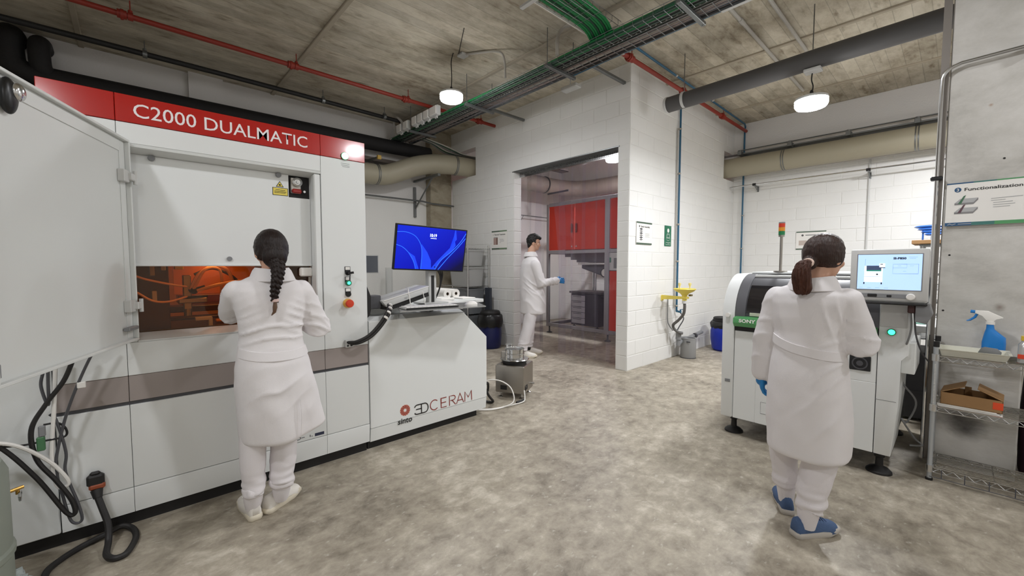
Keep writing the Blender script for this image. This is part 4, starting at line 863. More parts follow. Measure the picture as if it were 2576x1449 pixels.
# ------------------------------------------------------------------ sieve shaker on its steel box
sk = thing('sieve_shaker', 'stainless steel box with round chuck plate standing beside the control desk', 'shaker', (-3.2, 2.95, 0))
smx = Matrix.Translation((-3.2, 2.99, 0)) @ Matrix.Rotation(math.radians(28), 4, 'Z')
obj('housing', B().box((-.16, -.16, .055), (.16, .16, .345), .008, smx), M_steel, sk)
for x in (-.12, .12):
    for y in (-.12, .12): obj('foot', B().lathe([(.028, 0), (.028, .008), (.01, .016), (.008, .06)], smx @ Vector((x, y, 0)), seg=16), M_chrome, sk)
obj('chuck_plate', B().lathe([(.001, .385), (.15, .385), (.155, .39), (.15, .398), (.001, .398)], (-3.2, 2.99, 0), seg=40), M_chrome, sk)
obj('bellows', B().lathe([(.125, .345), (.13, .365), (.125, .385)], (-3.2, 2.99, 0), seg=32), M_black, sk)
obj('side_lug', B().box((-.16, .0, .35), (-.1, .1, .46), .01, smx), M_steel, sk)
obj('lug_cap', B().cyl(smx @ Vector((-.1, .1, .47)), smx @ Vector((-.1, .1, .52)), .04, 24), M_chrome, sk)
obj('name_plate', B().box((-.1, -.164, .09), (-.03, -.16, .135), 0, smx), M_black, sk)
obj('front_plate', B().box((.158, -.13, .09), (.164, -.05, .14), .002, smx), M_black, sk)
for y in (-.12, -.06): obj('plate_screw', B().cyl(smx @ Vector((.163, y, .13)), smx @ Vector((.167, y, .13)), .006, 8), M_chrome, sk)
obj('outlet_spout', B().cyl(smx @ Vector((.16, .07, .12)), smx @ Vector((.2, .07, .12)), .012, 10).cyl(smx @ Vector((.19, .06, .125)), smx @ Vector((.19, .10, .11)), .008, 8), M_chrome, sk)
for i, (z, l) in enumerate([(.398, 'lower chrome sieve pan on the shaker plate'), (.45, 'upper open chrome sieve stacked on the lower pan')]):
    t = thing('sieve_pan', l, 'sieve', (-3.2, 2.99, z), group='stacked chrome sieves')
    obj('pan_wall', B().lathe([(.098, 0), (.102, .0), (.103, .005), (.1, .008), (.1, .042), (.106, .045), (.106, .052), (.1, .052), (.097, .045), (.097, .012), (.001, .012)], (-3.2, 2.99, z), seg=40, cap=False), M_chrome, t)
    obj('clamp', B().box((-.1, -.112, z), (-.086, -.09, z + .05), .002, Matrix.Translation((-3.2, 2.99, 0)) @ Matrix.Rotation(.9, 4, 'Z')), M_chrome, t)
wc = thing('coiled_cable', 'white cable looping on the floor beside the steel box', 'cable', (-3.1, 2.6, 0))
obj('cable', tube([(-3.06, 2.40, .01), (-2.97, 2.55, .01), (-2.93, 2.72, .04), (-2.98, 2.74, .16), (-3.06, 2.68, .23), (-3.15, 2.6, .24), (-3.2, 2.56, .2)], .006, 8), M_paper, wc)
obj('cable', tube([(-2.99, 2.93, .10), (-2.95, 2.9, .05), (-2.93, 2.86, .014), (-2.94, 2.72, .01), (-2.97, 2.5, .01), (-3.05, 2.38, .01)], .006, 8), M_paper, wc)
obj('inline_plug', B().cyl((-2.945, 2.88, .02), (-2.945, 2.78, .016), .014, 10), M_black, wc)
tag(obj('coiled_cable', tube([(-3.3, 2.52, .02), (-3.2, 2.6, .1), (-3.15, 2.58, .2), (-3.12, 2.53, .22), (-3.14, 2.5, .12), (-3.18, 2.56, .03), (-3.12, 2.62, .02), (-3.1, 2.55, .1), (-3.13, 2.5, .2), (-3.16, 2.47, .1), (-3.2, 2.45, .02)], .012, 8), M_dkrubber), 'black cable coil tucked between control desk and steel box', 'cable')

# ------------------------------------------------------------------ strip curtain in the doorway and the room behind it
sc2 = thing('strip_curtain', 'clear plastic strip curtain hanging in the tall doorway', 'curtain', (-4.07, 4.86, DZ))
obj('header_plate', B().box((DX0 - .03, YD - .012, DZ - .015), (DX1 + .02, YD + .17, DZ), .002), M_galv, sc2)
b = B().box((DX0, 4.845, DZ - .09), (DX1, 4.85, DZ - .015)); obj('hanging_rail', b, M_chrome, sc2, smooth=0)
b = B()
for i in range(66):
    x = DX0 + .02 + i * .03
    for z in (DZ - .07, DZ - .05, DZ - .032): b.box((x, 4.842, z), (x + .014, 4.8445, z + .01))
obj('rail_slots', b, M_dkgrey, sc2, kind='stuff', smooth=0)
xs = [-5.07, -4.86, -4.66, -4.40, -4.20, -3.98, -3.76, -3.54, -3.32]
for i, x in enumerate(xs):
    b = B(); nz = 14; rows = []; w = .27
    for k in range(nz + 1):
        z = .03 + (DZ - .09) * k / nz; u = 1 - k / nz
        sh = 0; sq = 1
        if i == 2: sh = -.10 * math.sin(min(1, u * 1.7) * PI / 2); sq = 1 - .25 * min(1, u * 1.5)
        if i == 3: sh = .12 * math.sin(min(1, u * 1.5) * PI / 2); sq = 1 - .55 * min(1, u * 1.6) + .25 * max(0, u - .5)
        y = 4.862 + (.012 if i % 2 else 0)
        row = []
        for j in range(5):
            c = (j / 4 - .5); row.append(b.bm.verts.new((x + w / 2 + sh + c * w * sq, y + (.03 + .08 * (1 - sq)) * (c * c - .1) * (1 if i % 2 else -1) + .004 * math.sin(z * 3 + i), z)))
        rows.append(row)
    for a_, b_ in zip(rows, rows[1:]):
        for j in range(4): b.bm.faces.new((a_[j], a_[j + 1], b_[j + 1], b_[j]))
    obj('plastic_strip', b, M_strip, sc2, smooth=1.5)

rc = thing('red_cabinet', 'tall red furnace cabinet with aluminium frame behind the strip curtain', 'cabinet', (-4.6, 6.3, 0))
M_alu = mat('aluminium_profile', (170, 168, 172), .35, .7); M_redp = mat('red_cabinet_panel', (208, 56, 34), .35)
X0, X1, Y0, Y1 = -5.78, -3.45, 6.3, 7.9
for x in (X0, -4.36, X1 - .06):
    for y in (Y0, Y1): obj('frame_post', B().box((x, y, .13), (x + (.06 if y > 7 or x != -4.36 else .1), y + .06, 2.63), .004), M_alu, rc, smooth=.4)
for z in (.14, 1.62, 2.58):
    for y in (Y0, Y1): obj('frame_rail', B().box((X0 + .06, y + .002, z), (X1 - .06, y + .058, z + .065), .004), M_alu, rc, smooth=.4)
    for x in (X0, X1 - .06): obj('frame_rail', B().box((x + .002, Y0 + .06, z), (x + .058, Y1, z + .065), .004), M_alu, rc, smooth=.4)
for a_, b_ in ((X0 + .07, -5.06), (-5.05, -4.365)): 
    d_ = obj('door_panel', B().box((a_, Y0 + .01, 1.695), (b_, Y0 + .025, 2.575), .003), M_redp, rc)
    hx = b_ - .07 if b_ < -5 else a_ + .03
    obj('pull_handle', B().box((hx, Y0 - .03, 2.02), (hx + .035, Y0 + .01, 2.2), .012), mat('dark_red_handle', (120, 30, 24), .4), d_)
    obj('door_lock', B().cyl((hx + .01, Y0 + .01, 1.76), (hx + .01, Y0 + .004, 1.76), .014, 10), M_chrome, d_)
obj('side_panel', B().box((-4.255, Y0 + .01, 1.695), (X1 - .06, Y0 + .025, 2.575), .003), M_redp, rc)
obj('lower_panel', B().box((-4.255, Y0 + .01, .21), (X1 - .06, Y0 + .025, 1.29), .003), M_redp, rc)
obj('maker_plate', B().box((-4.0, Y0 + .006, .22), (-3.9, Y0 + .01, .26)), M_paper, rc)
ct = obj('control_box', B().box((-4.255, Y0, 1.3), (X1 - .06, Y0 + .04, 1.615), .004), M_ltgrey, rc)
obj('touch_panel', B().box((-4.16, Y0 - .004, 1.34), (-3.9, Y0, 1.52), .002), M_grey, ct)
obj('stop_knob', B().lathe([(.012, 0), (.012, -.02), (.034, -.03), (.03, -.045), (.001, -.05)], (-4.03, Y0, 1.575), 'Y', 18), M_estop, ct)
obj('small_switch', B().box((-4.245, Y0 - .006, 1.44), (-4.215, Y0, 1.53), .002), mat('green_switch', (70, 130, 110), .4), ct)
for x, y in ((X0 + .05, Y0 + .05), (-4.3, Y0 + .05), (X0 + .05, Y1)): obj('foot', B().lathe([(.06, 0), (.06, .012), (.015, .03), (.015, .14)], (x, y, 0), seg=16), M_dkgrey, rc)
obj('back_panel', B().box((X0 + .06, Y1 + .01, 1.69), (X1 - .06, Y1 + .03, 2.58)), M_redp, rc)
obj('furnace_block', B().box((-5.45, 6.5, 1.56), (-3.7, 7.7, 1.72)).box((-5.3, 6.5, 1.5), (-3.8, 7.6, 1.56)).box((-5.15, 6.5, 1.45), (-3.95, 7.55, 1.5)), mat('dark_furnace_steel', (92, 90, 96), .4, .4), rc)
obj('elevator_table', B().prism([(-5.1, 1.40), (-3.9, 1.40), (-3.9, 1.05), (-4.15, 1.05), (-5.1, 1.33)], 'Y', 6.6, 7.2, .01), mat('grey_casting', (104, 102, 110), .45, .3), rc)
obj('steel_tray', B().box((-5.12, 6.5, 1.405), (-4.0, 7.4, 1.44), .004), M_chrome, rc)
obj('opening_rim', B().lathe([(.075, -.01), (.09, -.01), (.09, .03), (.075, .03)], (-4.55, 6.59, 1.25), 'Y', 20, cap=False).lathe([(.075, -.01), (.09, -.01), (.09, .03), (.075, .03)], (-4.32, 6.59, 1.19), 'Y', 20, cap=False), M_dkgrey, rc)
obj('opening_disc', B().cyl((-4.55, 6.6, 1.25), (-4.55, 6.585, 1.25), .07, 20).cyl((-4.32, 6.6, 1.19), (-4.32, 6.585, 1.19), .07, 20), M_paper, rc)
obj('lift_column', B().box((-4.72, 7.35, .15), (-4.62, 7.45, 1.5)), M_dkgrey, rc)
obj('guide_rod', B().cyl((-5.62, 7.7, .2), (-5.62, 7.7, 1.6), .02, 10).cyl((-5.55, 7.7, .2), (-5.55, 7.7, 1.6), .02, 10), M_chrome, rc)
kt = thing('drawer_cart', 'dark drawer cart with pale drawers standing inside the furnace frame', 'cart', (-5.4, 7.1, 0))
obj('cart_body', B().box((-5.65, 6.95, .12), (-4.95, 7.45, .80), .006), mat('dark_cart', (58, 52, 62), .45), kt)
obj('cart_top', B().box((-5.68, 6.92, .80), (-4.85, 7.5, .84), .006), mat('cart_top', (78, 72, 76), .4), kt)
for k in range(5): 
    d_ = obj('drawer', B().box((-5.62, 6.935, .16 + .12 * k), (-5.27, 6.95, .27 + .12 * k), .003), mat('pale_drawer', (170, 166, 170), .45), kt)
    obj('drawer_pull', B().box((-5.58, 6.93, .245 + .12 * k), (-5.36, 6.936, .255 + .12 * k)), M_dkgrey, d_)
obj('cart_handle', B().cyl((-4.95, 6.98, .74), (-4.72, 6.98, .74), .014, 10), M_black, kt)
for x in (-5.6, -5.0): obj('castor', B().cyl((x, 6.98, .05), (x, 7.02, .05), .05, 16).cyl((x, 7.0, .05), (x, 7.0, .13), .012, 8), M_black, kt)
t = thing('ventilation_duct', 'grey brown round duct curving around the back of the curtained room', 'duct', (-6.4, 6, 3.2))
obj('duct_tube', B().sweep(cr([(-6.31, 4.95, 3.22), (-6.4, 6.2, 3.2), (-6.4, 7.3, 3.2), (-6.2, 7.8, 3.2), (-5.7, 7.98, 3.2), (-4.6, 8.0, 3.2), (-3.31, 8.0, 3.2)], 6), .18, 24), M_brownduct, t)
for c, ax in (((-6.4, 6.9, 3.2), 'Y'), ((-4.65, 8.0, 3.2), 'X')): obj('clamp_band', B().lathe([(.187, -.012), (.187, .012)], c, ax, 24), M_dkgrey, t)
t = thing('cable_tray', 'bright steel cable tray over the duct in the curtained room', 'tray', (-6.2, 6, 3.5))
obj('tray_channel', B().box((-6.15, 5.0, 3.46), (-5.95, 7.2, 3.47)).box((-6.15, 5.0, 3.46), (-6.14, 7.2, 3.52)).box((-5.96, 5.0, 3.46), (-5.95, 7.2, 3.52)), M_chrome, t, smooth=0)
for y in (5.6, 6.9): obj('threaded_rod', B().cyl((-6.05, y, 3.46), (-6.05, y, H), .006, 6), M_galv, t)
for i in range(3): obj('cable', B().sweep([(-6.1 + .05 * i, 5, 3.485), (-6.1 + .05 * i, 7.2, 3.485)], .014, 6), [M_green, M_greycab, M_dgreen][i], t)
t = thing('wall_pipe', 'thin steel wall pipe with bracket at the left of the curtained room', 'pipe', (-6.9, 6, 2.2))
obj('pipe', B().cyl((-6.9, 5.0, 2.55), (-6.9, 8.1, 2.55), .012, 8), M_galv, t)
obj('bracket', B().box((-7.05, 6.7, 2.3), (-7.03, 6.73, 2.56)).sweep([(-7.04, 6.71, 2.35), (-6.88, 6.71, 2.54)], .008, 4), M_galv, t)
obj('arm', B().sweep([(-6.3, 6.9, 2.98), (-5.7, 6.9, 2.99)], .02, 4), M_dkgrey, t)
tag(obj('water_valve', B().cyl((-7.04, 6.4, .95), (-6.94, 6.4, .95), .014, 8).ball((-6.93, 6.4, .95), .02, 8, 6), M_black), 'small dark tap on the annex wall behind the standing man', 'tap')

# ------------------------------------------------------------------ signs
def poster(name, label, O, ux, w, h, title, tsz, top=True, num=None):
    uy = Vector((0, 0, 1)); ux = Vector(ux); nn = ux.cross(uy)
    t = thing(name, label, 'sign', O)
    O = Vector(O)
    def bx(x0, y0, x1, y1, d0, d1, m, nm, par=t):
        b = B(); M_ = Matrix((( *ux, 0), (*uy, 0), (*nn, 0), (0, 0, 0, 1))).transposed(); M_.translation = O
        return obj(nm, b.box((x0, y0, d0), (x1, y1, d1), 0, M_), m, par, smooth=0)
    bx(0, 0, w, h, 0, .004, M_paper, 'board')
    return t, bx, O, ux, uy, nn
M_bar = mat('dark_green_bar', (72, 92, 76), .5); M_bar2 = mat('sage_bar', (104, 130, 100), .5); M_ink = mat('black_ink', (30, 30, 32), .6); M_pale = mat('pale_grey_ink', (176, 176, 176), .6); M_mid = mat('mid_grey_ink', (132, 130, 130), .6)
t, bx, O, ux, uy, nn = poster('wall_sign', 'white sign about thermal treatment left of the doorway', (-5.63, YD - .009, 1.67), (1, 0, 0), .40, .325, '', .02)
for y in (0, .3): bx(0, y, .2, y + .022, .004, .0046, M_bar, 'bar'); bx(.2, y, .4, y + .022, .004, .0046, M_bar2, 'bar')
text('lettering', '4', M_ink, t, O + ux * .035 + uy * .243 + nn * .004, ux, uy, .022, bold=.01)
text('lettering', 'Thermal Treatment', M_ink, t, O + ux * .07 + uy * .243 + nn * .004, ux, uy, .024, .29, bold=.02)
kx = obj('kiln_print', quad(O + nn * .004, ux, uy, .05, .08, .13, .20, .001), mat('pinkish_grey_print', (176, 150, 142), .6), t, smooth=0)
obj('kiln_side', B().box((0, 0, 0), (.03, .13, .0004), 0, Matrix.Translation(O + nn * .0045 + ux * .13 + uy * .08) @ Matrix((( *ux, 0), (*uy, 0), (*nn, 0), (0, 0, 0, 1))).transposed()), mat('brown_print', (110, 78, 68), .6), t, smooth=0)
obj('kiln_top', quad(O + nn * .004, ux, uy, .055, .20, .155, .215, .0012), M_pale, t, smooth=0)
obj('text_lines', strokes([[(.21, .17), (.31, .17)], [(.22, .15), (.33, .15)], [(.22, .135), (.32, .135)], [(.21, .115), (.25, .115)]], .006, O + nn * .004, ux, uy, .001), M_pale, t, smooth=0)
t, bx, O, ux, uy, nn = poster('wall_sign', 'white sign about stack assembly left of the green eyewash sign', (XS + .009, 4.89, 1.67), (0, 1, 0), .40, .30, '', .02)
for y in (0, .278): bx(0, y, .4, y + .022, .004, .0046, M_bar, 'bar')
obj('number_dot', B().lathe([(.014, 0), (.014, .0008), (.001, .0008)], O + nn * .004 + ux * .075 + uy * .24, 'X', 16), M_ink, t, smooth=0)
text('lettering', '2', M_paper, t, O + ux * .068 + uy * .231 + nn * .0052, ux, uy, .018)
text('lettering', 'Stack Assembly', M_ink, t, O + ux * .11 + uy * .228 + nn * .004, ux, uy, .024, .23, bold=.01)
for k in range(6):
    z = .065 + .028 * k; b = B(); pts = [(.07, z), (.115, z - .014), (.165, z), (.12, z + .014)]
    b.bm.faces.new([b.bm.verts.new(O + ux * x + uy * y + nn * .0048) for x, y in pts]); obj('layer_print', b, M_dkgrey if k % 2 else M_mid, t, smooth=0)
obj('text_lines', strokes([[(.22, .15 - .012 * i), (.34 - .02 * (i % 2), .15 - .012 * i)] for i in range(5)], .004, O + nn * .004, ux, uy, .001), M_pale, t, smooth=0)
t = thing('eyewash_sign', 'green safety sign with white figure above the yellow eyewash', 'sign', (XS + .009, 5.66, 1.67))
O = Vector((XS + .009, 5.665, 1.67)); ux = Vector((0, 1, 0)); uy = Vector((0, 0, 1)); nn = ux.cross(uy)
obj('board', B().box((XS + .004, 5.665, 1.67), (XS + .012, 5.855, 1.965)), mat('safety_green', (24, 104, 74), .5), t, smooth=0)
def dec(ls, w): obj('pictogram', strokes(ls, w, O + nn * .004, ux, uy, .0008), M_paper, t, smooth=0)
b = B().lathe([(.03, 0), (.03, .0008), (.001, .0008)], O + nn * .004 + ux * .095 + uy * .225, 'X', 18); obj('pictogram', b, M_paper, t, smooth=0)
dec([[(.055, .125), (.06, .165), (.08, .185)], [(.135, .125), (.13, .165), (.11, .185)], [(.045, .12), (.145, .12)]], .008); dec([[(.045, .11), (.07, .08), (.12, .08), (.145, .11)], [(.06, .17), (.13, .17)], [(.025, .02), (.165, .02), (.165, .05), (.025, .05), (.025, .02)], [(.08, .035), (.12, .035)]], .003)
t, bx, O, ux, uy, nn = poster('wall_sign', 'white sign on the far wall partly hidden by the ponytailed woman', (-1.88, YF - .009, 1.655), (1, 0, 0), .41, .30, '', .02)
for y in (0, .282): bx(0, y, .41, y + .018, .004, .0046, M_bar, 'bar')
obj('number_dot', B().lathe([(.016, 0), (.016, -.0008), (.001, -.0008)], O + nn * .004 + ux * .09 + uy * .235, 'Y', 16), M_ink, t, smooth=0)
text('lettering', '1', M_paper, t, O + ux * .085 + uy * .226 + nn * .0052, ux, uy, .018)
obj('text_lines', strokes([[(.13, .236), (.3, .236)], [(.2, .15), (.34, .15)], [(.2, .13), (.34, .13)]], .014, O + nn * .004, ux, uy, .001), M_mid, t, smooth=0)
obj('part_print', quad(O + nn * .004, ux, uy, .04, .07, .15, .15, .001), mat('beige_print', (190, 176, 166), .6), t, smooth=0)
t, bx, O, ux, uy, nn = poster('wall_sign', 'large white sign headed Functionalization on the wide concrete column', (-.075, 4.086, 1.655), (1, 0, 0), .37, .285, '', .02)
M_navy = mat('navy_bar', (44, 84, 122), .5); M_gbar = mat('green_bar', (84, 150, 98), .5); M_teal = mat('teal_bar', (66, 118, 112), .5)
for y0, y1 in ((0, .022), (.277, .285)):
    for a_, b_, m in ((0, .12, M_navy), (.12, .22, M_teal), (.22, .37, M_gbar)): bx(a_, y0, b_, y1, .004, .0046, m, 'bar')
obj('number_dot', B().lathe([(.016, 0), (.016, -.0008), (.001, -.0008)], O + nn * .004 + ux * .052 + uy * .238, 'Y', 22), M_navy, t, smooth=0)
text('lettering', '3', M_paper, t, O + ux * .045 + uy * .228 + nn * .0052, ux, uy, .02, bold=.01)
text('lettering', 'Functionalization', M_ink, t, O + ux * .082 + uy * .228 + nn * .004, ux, uy, .021, .245, bold=.012)
for zz in (.15, .09):
    b = B(); b.bm.faces.new([b.bm.verts.new(O + ux * x + uy * (zz + y) + nn * .0048) for x, y in ((.04, .0), (.125, .0), (.145, .028), (.065, .028))]); obj('tray_print', b, M_pale, t, smooth=0)
    b = B(); b.bm.faces.new([b.bm.verts.new(O + ux * x + uy * (zz + y) + nn * .0052) for x, y in ((.04, -.012), (.125, -.012), (.145, .015), (.145, .028), (.125, .0), (.04, .0))]); obj('tray_print', b, M_mid, t, smooth=0)
    b = B(); b.bm.faces.new([b.bm.verts.new(O + ux * x + uy * (zz + y) + nn * .0056) for x, y in ((.055, -.006), (.07, -.006), (.09, .05), (.08, .045))]); obj('tool_print', b, mat('green_print', (70, 110, 84), .6) if zz > .1 else mat('plum_print', (96, 70, 78), .6), t, smooth=0)
obj('text_lines', strokes([[(.2, .165), (.33, .17)], [(.2, .152), (.26, .154)], [(.21, .138), (.29, .14)], [(.21, .124), (.3, .126)], [(.21, .11), (.28, .112)]], .004, O + nn * .004, ux, uy, .001), M_pale, t, smooth=0)
obj('wave_print', strokes([[(.012, .008), (.022, .014), (.034, .008), (.05, .014)], [(.06, .011), (.12, .011)]], .004, O + nn * .0046, ux, uy, .0006), M_pale, t, smooth=0)

# ------------------------------------------------------------------ eyewash, waste bins
ew = thing('eyewash_station', 'yellow eyewash basin on a bracket with drain pipe on the white wall', 'eyewash', (XS, 5.66, .95))
obj('bracket_arm', B().prism([(5.595, .885), (5.595, .955), (5.64, .955), (5.66, .885)], 'X', XS + .003, XS + .018).prism([(XS, .90), (XS, .965), (XS + .36, .955), (XS + .36, .925)], 'Y', 5.61, 5.625).box((XS + .3, 5.6, .925), (XS + .38, 5.68, .955), .006), M_yel, ew, smooth=.3)
obj('basin', B().lathe([(.03, .90), (.035, .97), (.06, 1.0), (.12, 1.03), (.15, 1.06), (.145, 1.068), (.11, 1.045), (.05, 1.02), (.001, 1.015)], (XS + .33, 5.64, 0), seg=28), M_yel, ew)
for dx, dy in ((-.05, -.05), (.05, .05)): obj('spray_head', B().lathe([(.008, 1.02), (.008, 1.09), (.022, 1.13), (.018, 1.145), (.001, 1.15)], (XS + .33 + dx, 5.64 + dy, 0), seg=12), mat('pale_yellow', (222, 208, 140), .4), ew)
obj('push_lever', B().box((XS + .36, 5.69, .96), (XS + .40, 5.75, .985), .006), mat('olive', (120, 108, 60), .5), ew)
obj('drain_collar', B().cyl((XS + .33, 5.64, .86), (XS + .33, 5.64, .9), .032, 14), M_ltgrey, ew)
obj('drain_hose', tube([(XS + .33, 5.64, .88), (XS + .33, 5.65, .8), (XS + .3, 5.68, .7), (XS + .2, 5.74, .6), (XS + .10, 5.8, .52), (XS + .1, 5.84, .45), (XS + .16, 5.88, .40), (XS + .18, 5.92, .39)], .02, 10), mat('grey_hose', (92, 90, 88), .5), ew)
obj('drain_trap', B().cyl((XS + .12, 5.93, .29), (XS + .12, 5.93, .39), .04, 14).cyl((XS + .12, 5.93, .2), (XS + .12, 5.93, .30), .03, 12).cyl((XS + .14, 5.92, .38), (XS + .14, 5.92, .41), .05, 14), M_grey, ew)
obj('drain_tube', B().sweep([(XS + .12, 5.93, .22), (XS + .12, 6.02, .25), (XS + .08, 6.84, .30)], .03, 12), M_grey, ew)
for y in (6.08, 6.5): obj('tube_clip', B().cyl((XS + .12, y - .015, .255 + (y - 6.02) * .06), (XS + .12, y + .015, .257 + (y - 6.02) * .06), .04, 12), M_dkgrey, ew)
obj('supply_hose', tube([(XS + .03, 6.03, .72), (XS + .10, 6.02, .68), (XS + .16, 6.0, .6), (XS + .12, 5.95, .48), (XS + .1, 5.92, .42)], .008, 8), M_dkgrey, ew)
obj('supply_valve', B().cyl((XS + .03, 6.03, .70), (XS + .11, 6.02, .69), .016, 10).cyl((XS + .10, 6.02, .68), (XS + .10, 6.02, .73), .012, 8).box((XS + .09, 6.02, .72), (XS + .11, 6.09, .73), .003), M_blue, ew)
obj('thin_hose', tube([(XS + .02, 5.78, .95), (XS + .02, 5.78, .6), (XS + .03, 5.82, .5), (XS + .06, 5.88, .42)], .007, 6), M_grey, ew)
wbn = thing('waste_bin', 'small grey cylindrical waste bin below the eyewash drain', 'bin', (-2.74, 6.15, 0))
obj('bin_shell', B().lathe([(.105, 0), (.11, .01), (.11, .29), (.115, .295), (.112, .305), (.10, .30), (.10, .02), (.001, .02)], (-2.72, 6.13, 0), seg=32), mat('silver_grey_plastic', (146, 146, 146), .4), wbn)
obj('carry_slot', B().box((-2.70, 6.013, .245), (-2.64, 6.02, .265), .004).xf(Matrix.Translation((0, .002, 0))), M_dkgrey, wbn)
obj('base_ring', B().cyl((-2.72, 6.13, 0), (-2.72, 6.13, .012), .113, 32), M_dkgrey, wbn)
br = thing('barrel', 'bright blue barrel with black ringed lid at the far wall corner', 'barrel', (-2.66, 7.1, 0))
obj('barrel_body', B().lathe([(.001, 0), (.16, 0), (.19, .03), (.215, .2), (.215, .32), (.19, .44), (.17, .47), (.001, .47)], (-2.55, 7.1, 0), seg=32), mat('bright_blue_barrel', (18, 42, 158), .35), br)
obj('lid', B().lathe([(.185, .455), (.19, .47), (.19, .5), (.175, .51), (.18, .53), (.165, .545), (.001, .545)], (-2.55, 7.1, 0), seg=32), M_black, br)
bag('bag_edge', (-2.55, 7.1), .19, .37, .48, br, M_blackg)

# ------------------------------------------------------------------ screen printing machine on the right
sy = thing('component_printer', 'white and charcoal production machine with green bar and signal tower', 'machine', (-.8, 3.55, 0))
YS = 3.55
prof = [(YS, .15), (YS, .98)] + [(YS + .34 - .34 * math.cos(math.radians(a)), .98 + .34 * math.sin(math.radians(a))) for a in range(4, 91, 4)] + [(4.75, 1.32), (4.75, .15)]
obj('end_cap', B().prism(prof, 'X', -1.295, -1.205, .012), M_white, sy, smooth=.5)
inner = [(y + .012 if y < 4 else y, z if z < 1.3 else z - .012) for y, z in prof]
obj('body_core', B().prism(inner, 'X', -1.205, -.26), M_dkgrey, sy, smooth=.5)
def shell(x0, x1, a0, a1, off, m, nm, par=sy):
    b = B(); rows = []
    pts = [(YS + .012, z) for z in ([] if a0 > 0 else [.98])]
    r = .34 - .012 + off
    pr = [(YS + .34 - r * math.cos(math.radians(a)), .98 + r * math.sin(math.radians(a))) for a in range(a0, a1 + 1, 6)]
    r2 = r - .01; pi_ = [(YS + .34 - r2 * math.cos(math.radians(a)), .98 + r2 * math.sin(math.radians(a))) for a in range(a1, a0 - 1, -6)]
    return obj(nm, b.prism(pr + pi_, 'X', x0, x1), m, par, smooth=.5)
shell(-1.20, -1.13, 0, 84, .012, mat('charcoal_frame', (88, 88, 92), .45), 'hood_frame'); shell(-1.125, -.42, 6, 78, .004, M_darkglass, 'hood_window'); shell(-.415, -.335, 0, 84, .012, mat('charcoal_frame', (88, 88, 92), .45), 'hood_frame')
obj('top_plate', B().box((-1.20, YS + .36, 1.318), (-.26, 4.75, 1.335), .004), M_white, sy)
obj('hood_lip', B().cyl((-1.13, YS + .23, 1.30), (-.3, YS + .23, 1.30), .014, 10), M_ltgrey, sy)
obj('decal_strip', B().box((-1.10, YS + .004, .992), (-.9, YS + .014, 1.018), .002), mat('pale_decal', (196, 200, 180), .5), sy)
gb = obj('green_bar', B().prism([(YS + .012, .988), (YS - .05, .975), (YS - .055, .935), (YS - .03, .905), (YS + .012, .902)], 'X', -1.20, -.34, .004), M_sonygreen, sy, smooth=.4)
obj('black_gap', B().box((-1.2, YS - .002, .872), (-.34, YS + .014, .903)), M_black, sy)
text('lettering', 'SONY', M_paper, gb, (-1.155, YS - .0555, .944), (1, 0, 0), (0, .05, .4), .026, .118, bold=.035, depth=.004)
obj('lower_panel', B().box((-1.2, YS, .155), (-1.04, YS + .03, .868), .003).box((-1.04, YS, .155), (-.337, YS + .03, .62), .003).box((-.55, YS, .62), (-.337, YS + .03, .868), .003), M_white, sy)
obj('recess_panel', B().box((-1.037, YS + .012, .622), (-.553, YS + .03, .79), .003), M_whitesheet, sy)
obj('recess_dark', B().box((-1.037, YS + .02, .79), (-.553, YS + .03, .868)), M_black, sy)
obj('panel_outline', strokes([[(-1.0, .33), (-1.0, .24), (-.8, .24)], [(-1.0, .33), (-.8, .33)]], .002, (0, YS, 0), (1, 0, 0), (0, 0, 1), .001), M_grey, sy)
obj('round_button', B().cyl((-1.25, YS, .99), (-1.25, YS - .025, .99), .017, 18), M_paper, sy)
obj('latch_plate', B().box((-1.265, YS - .004, .44), (-1.225, YS, .465), .002).box((-1.258, YS - .005, .447), (-1.232, YS - .0035, .457)), M_grey, sy)
vp = obj('vent_plate', B().box((-.475, YS - .008, .69), (-.365, YS, .79), .004), M_blackg, sy)
obj('fan_ring', B().lathe([(.042, 0), (.042, -.005), (.034, -.005), (.034, 0)], (-.42, YS - .008, .74), 'Y', 24, cap=False).lathe([(.018, 0), (.018, -.006), (.001, -.006)], (-.42, YS - .008, .74), 'Y', 16), M_dkgrey, vp)
rp = obj('control_column', B().prism([(-.333, .92), (-.333, 1.16), (-.19, 1.16), (-.19, .82), (-.225, .79), (-.225, .50), (-.25, .155), (-.333, .155), (-.333, .88)], 'Y', YS, YS + .5, .004), M_white, sy, smooth=.4)
obj('column_joint', B().box((-.334, YS - .001, .515), (-.235, YS + .002, .518)), M_grey, rp)
obj('column_head', B().box((-.33, YS - .006, .995), (-.20, YS + .001, 1.155), .003), M_ltgrey, rp)
gl = obj('green_lamp', B().lathe([(.022, 0), (.022, -.016), (.018, -.018), (.017, -.01)], (-.272, YS, .965), 'Y', 20), mat('green_ring', (30, 120, 70), .3), rp)
obj('lit_lens', B().lathe([(.0175, -.01), (.012, -.017), (.001, -.019)], (-.272, YS, .965), 'Y', 18), M_led, gl)
obj('column_shelf', B().box((-.225, YS + .05, .70), (-.16, YS + .5, .90), .004), M_white, sy)
for x, y in ((-1.23, 3.68), (-.31, 3.66), (-1.2, 4.6), (-.32, 4.6)): obj('levelling_foot', B().lathe([(.07, 0), (.068, .012), (.05, .03), (.022, .042), (.02, .1), (.028, .105), (.028, .125), (.018, .13), (.018, .16)], (x, y, 0), seg=24), M_black, sy)
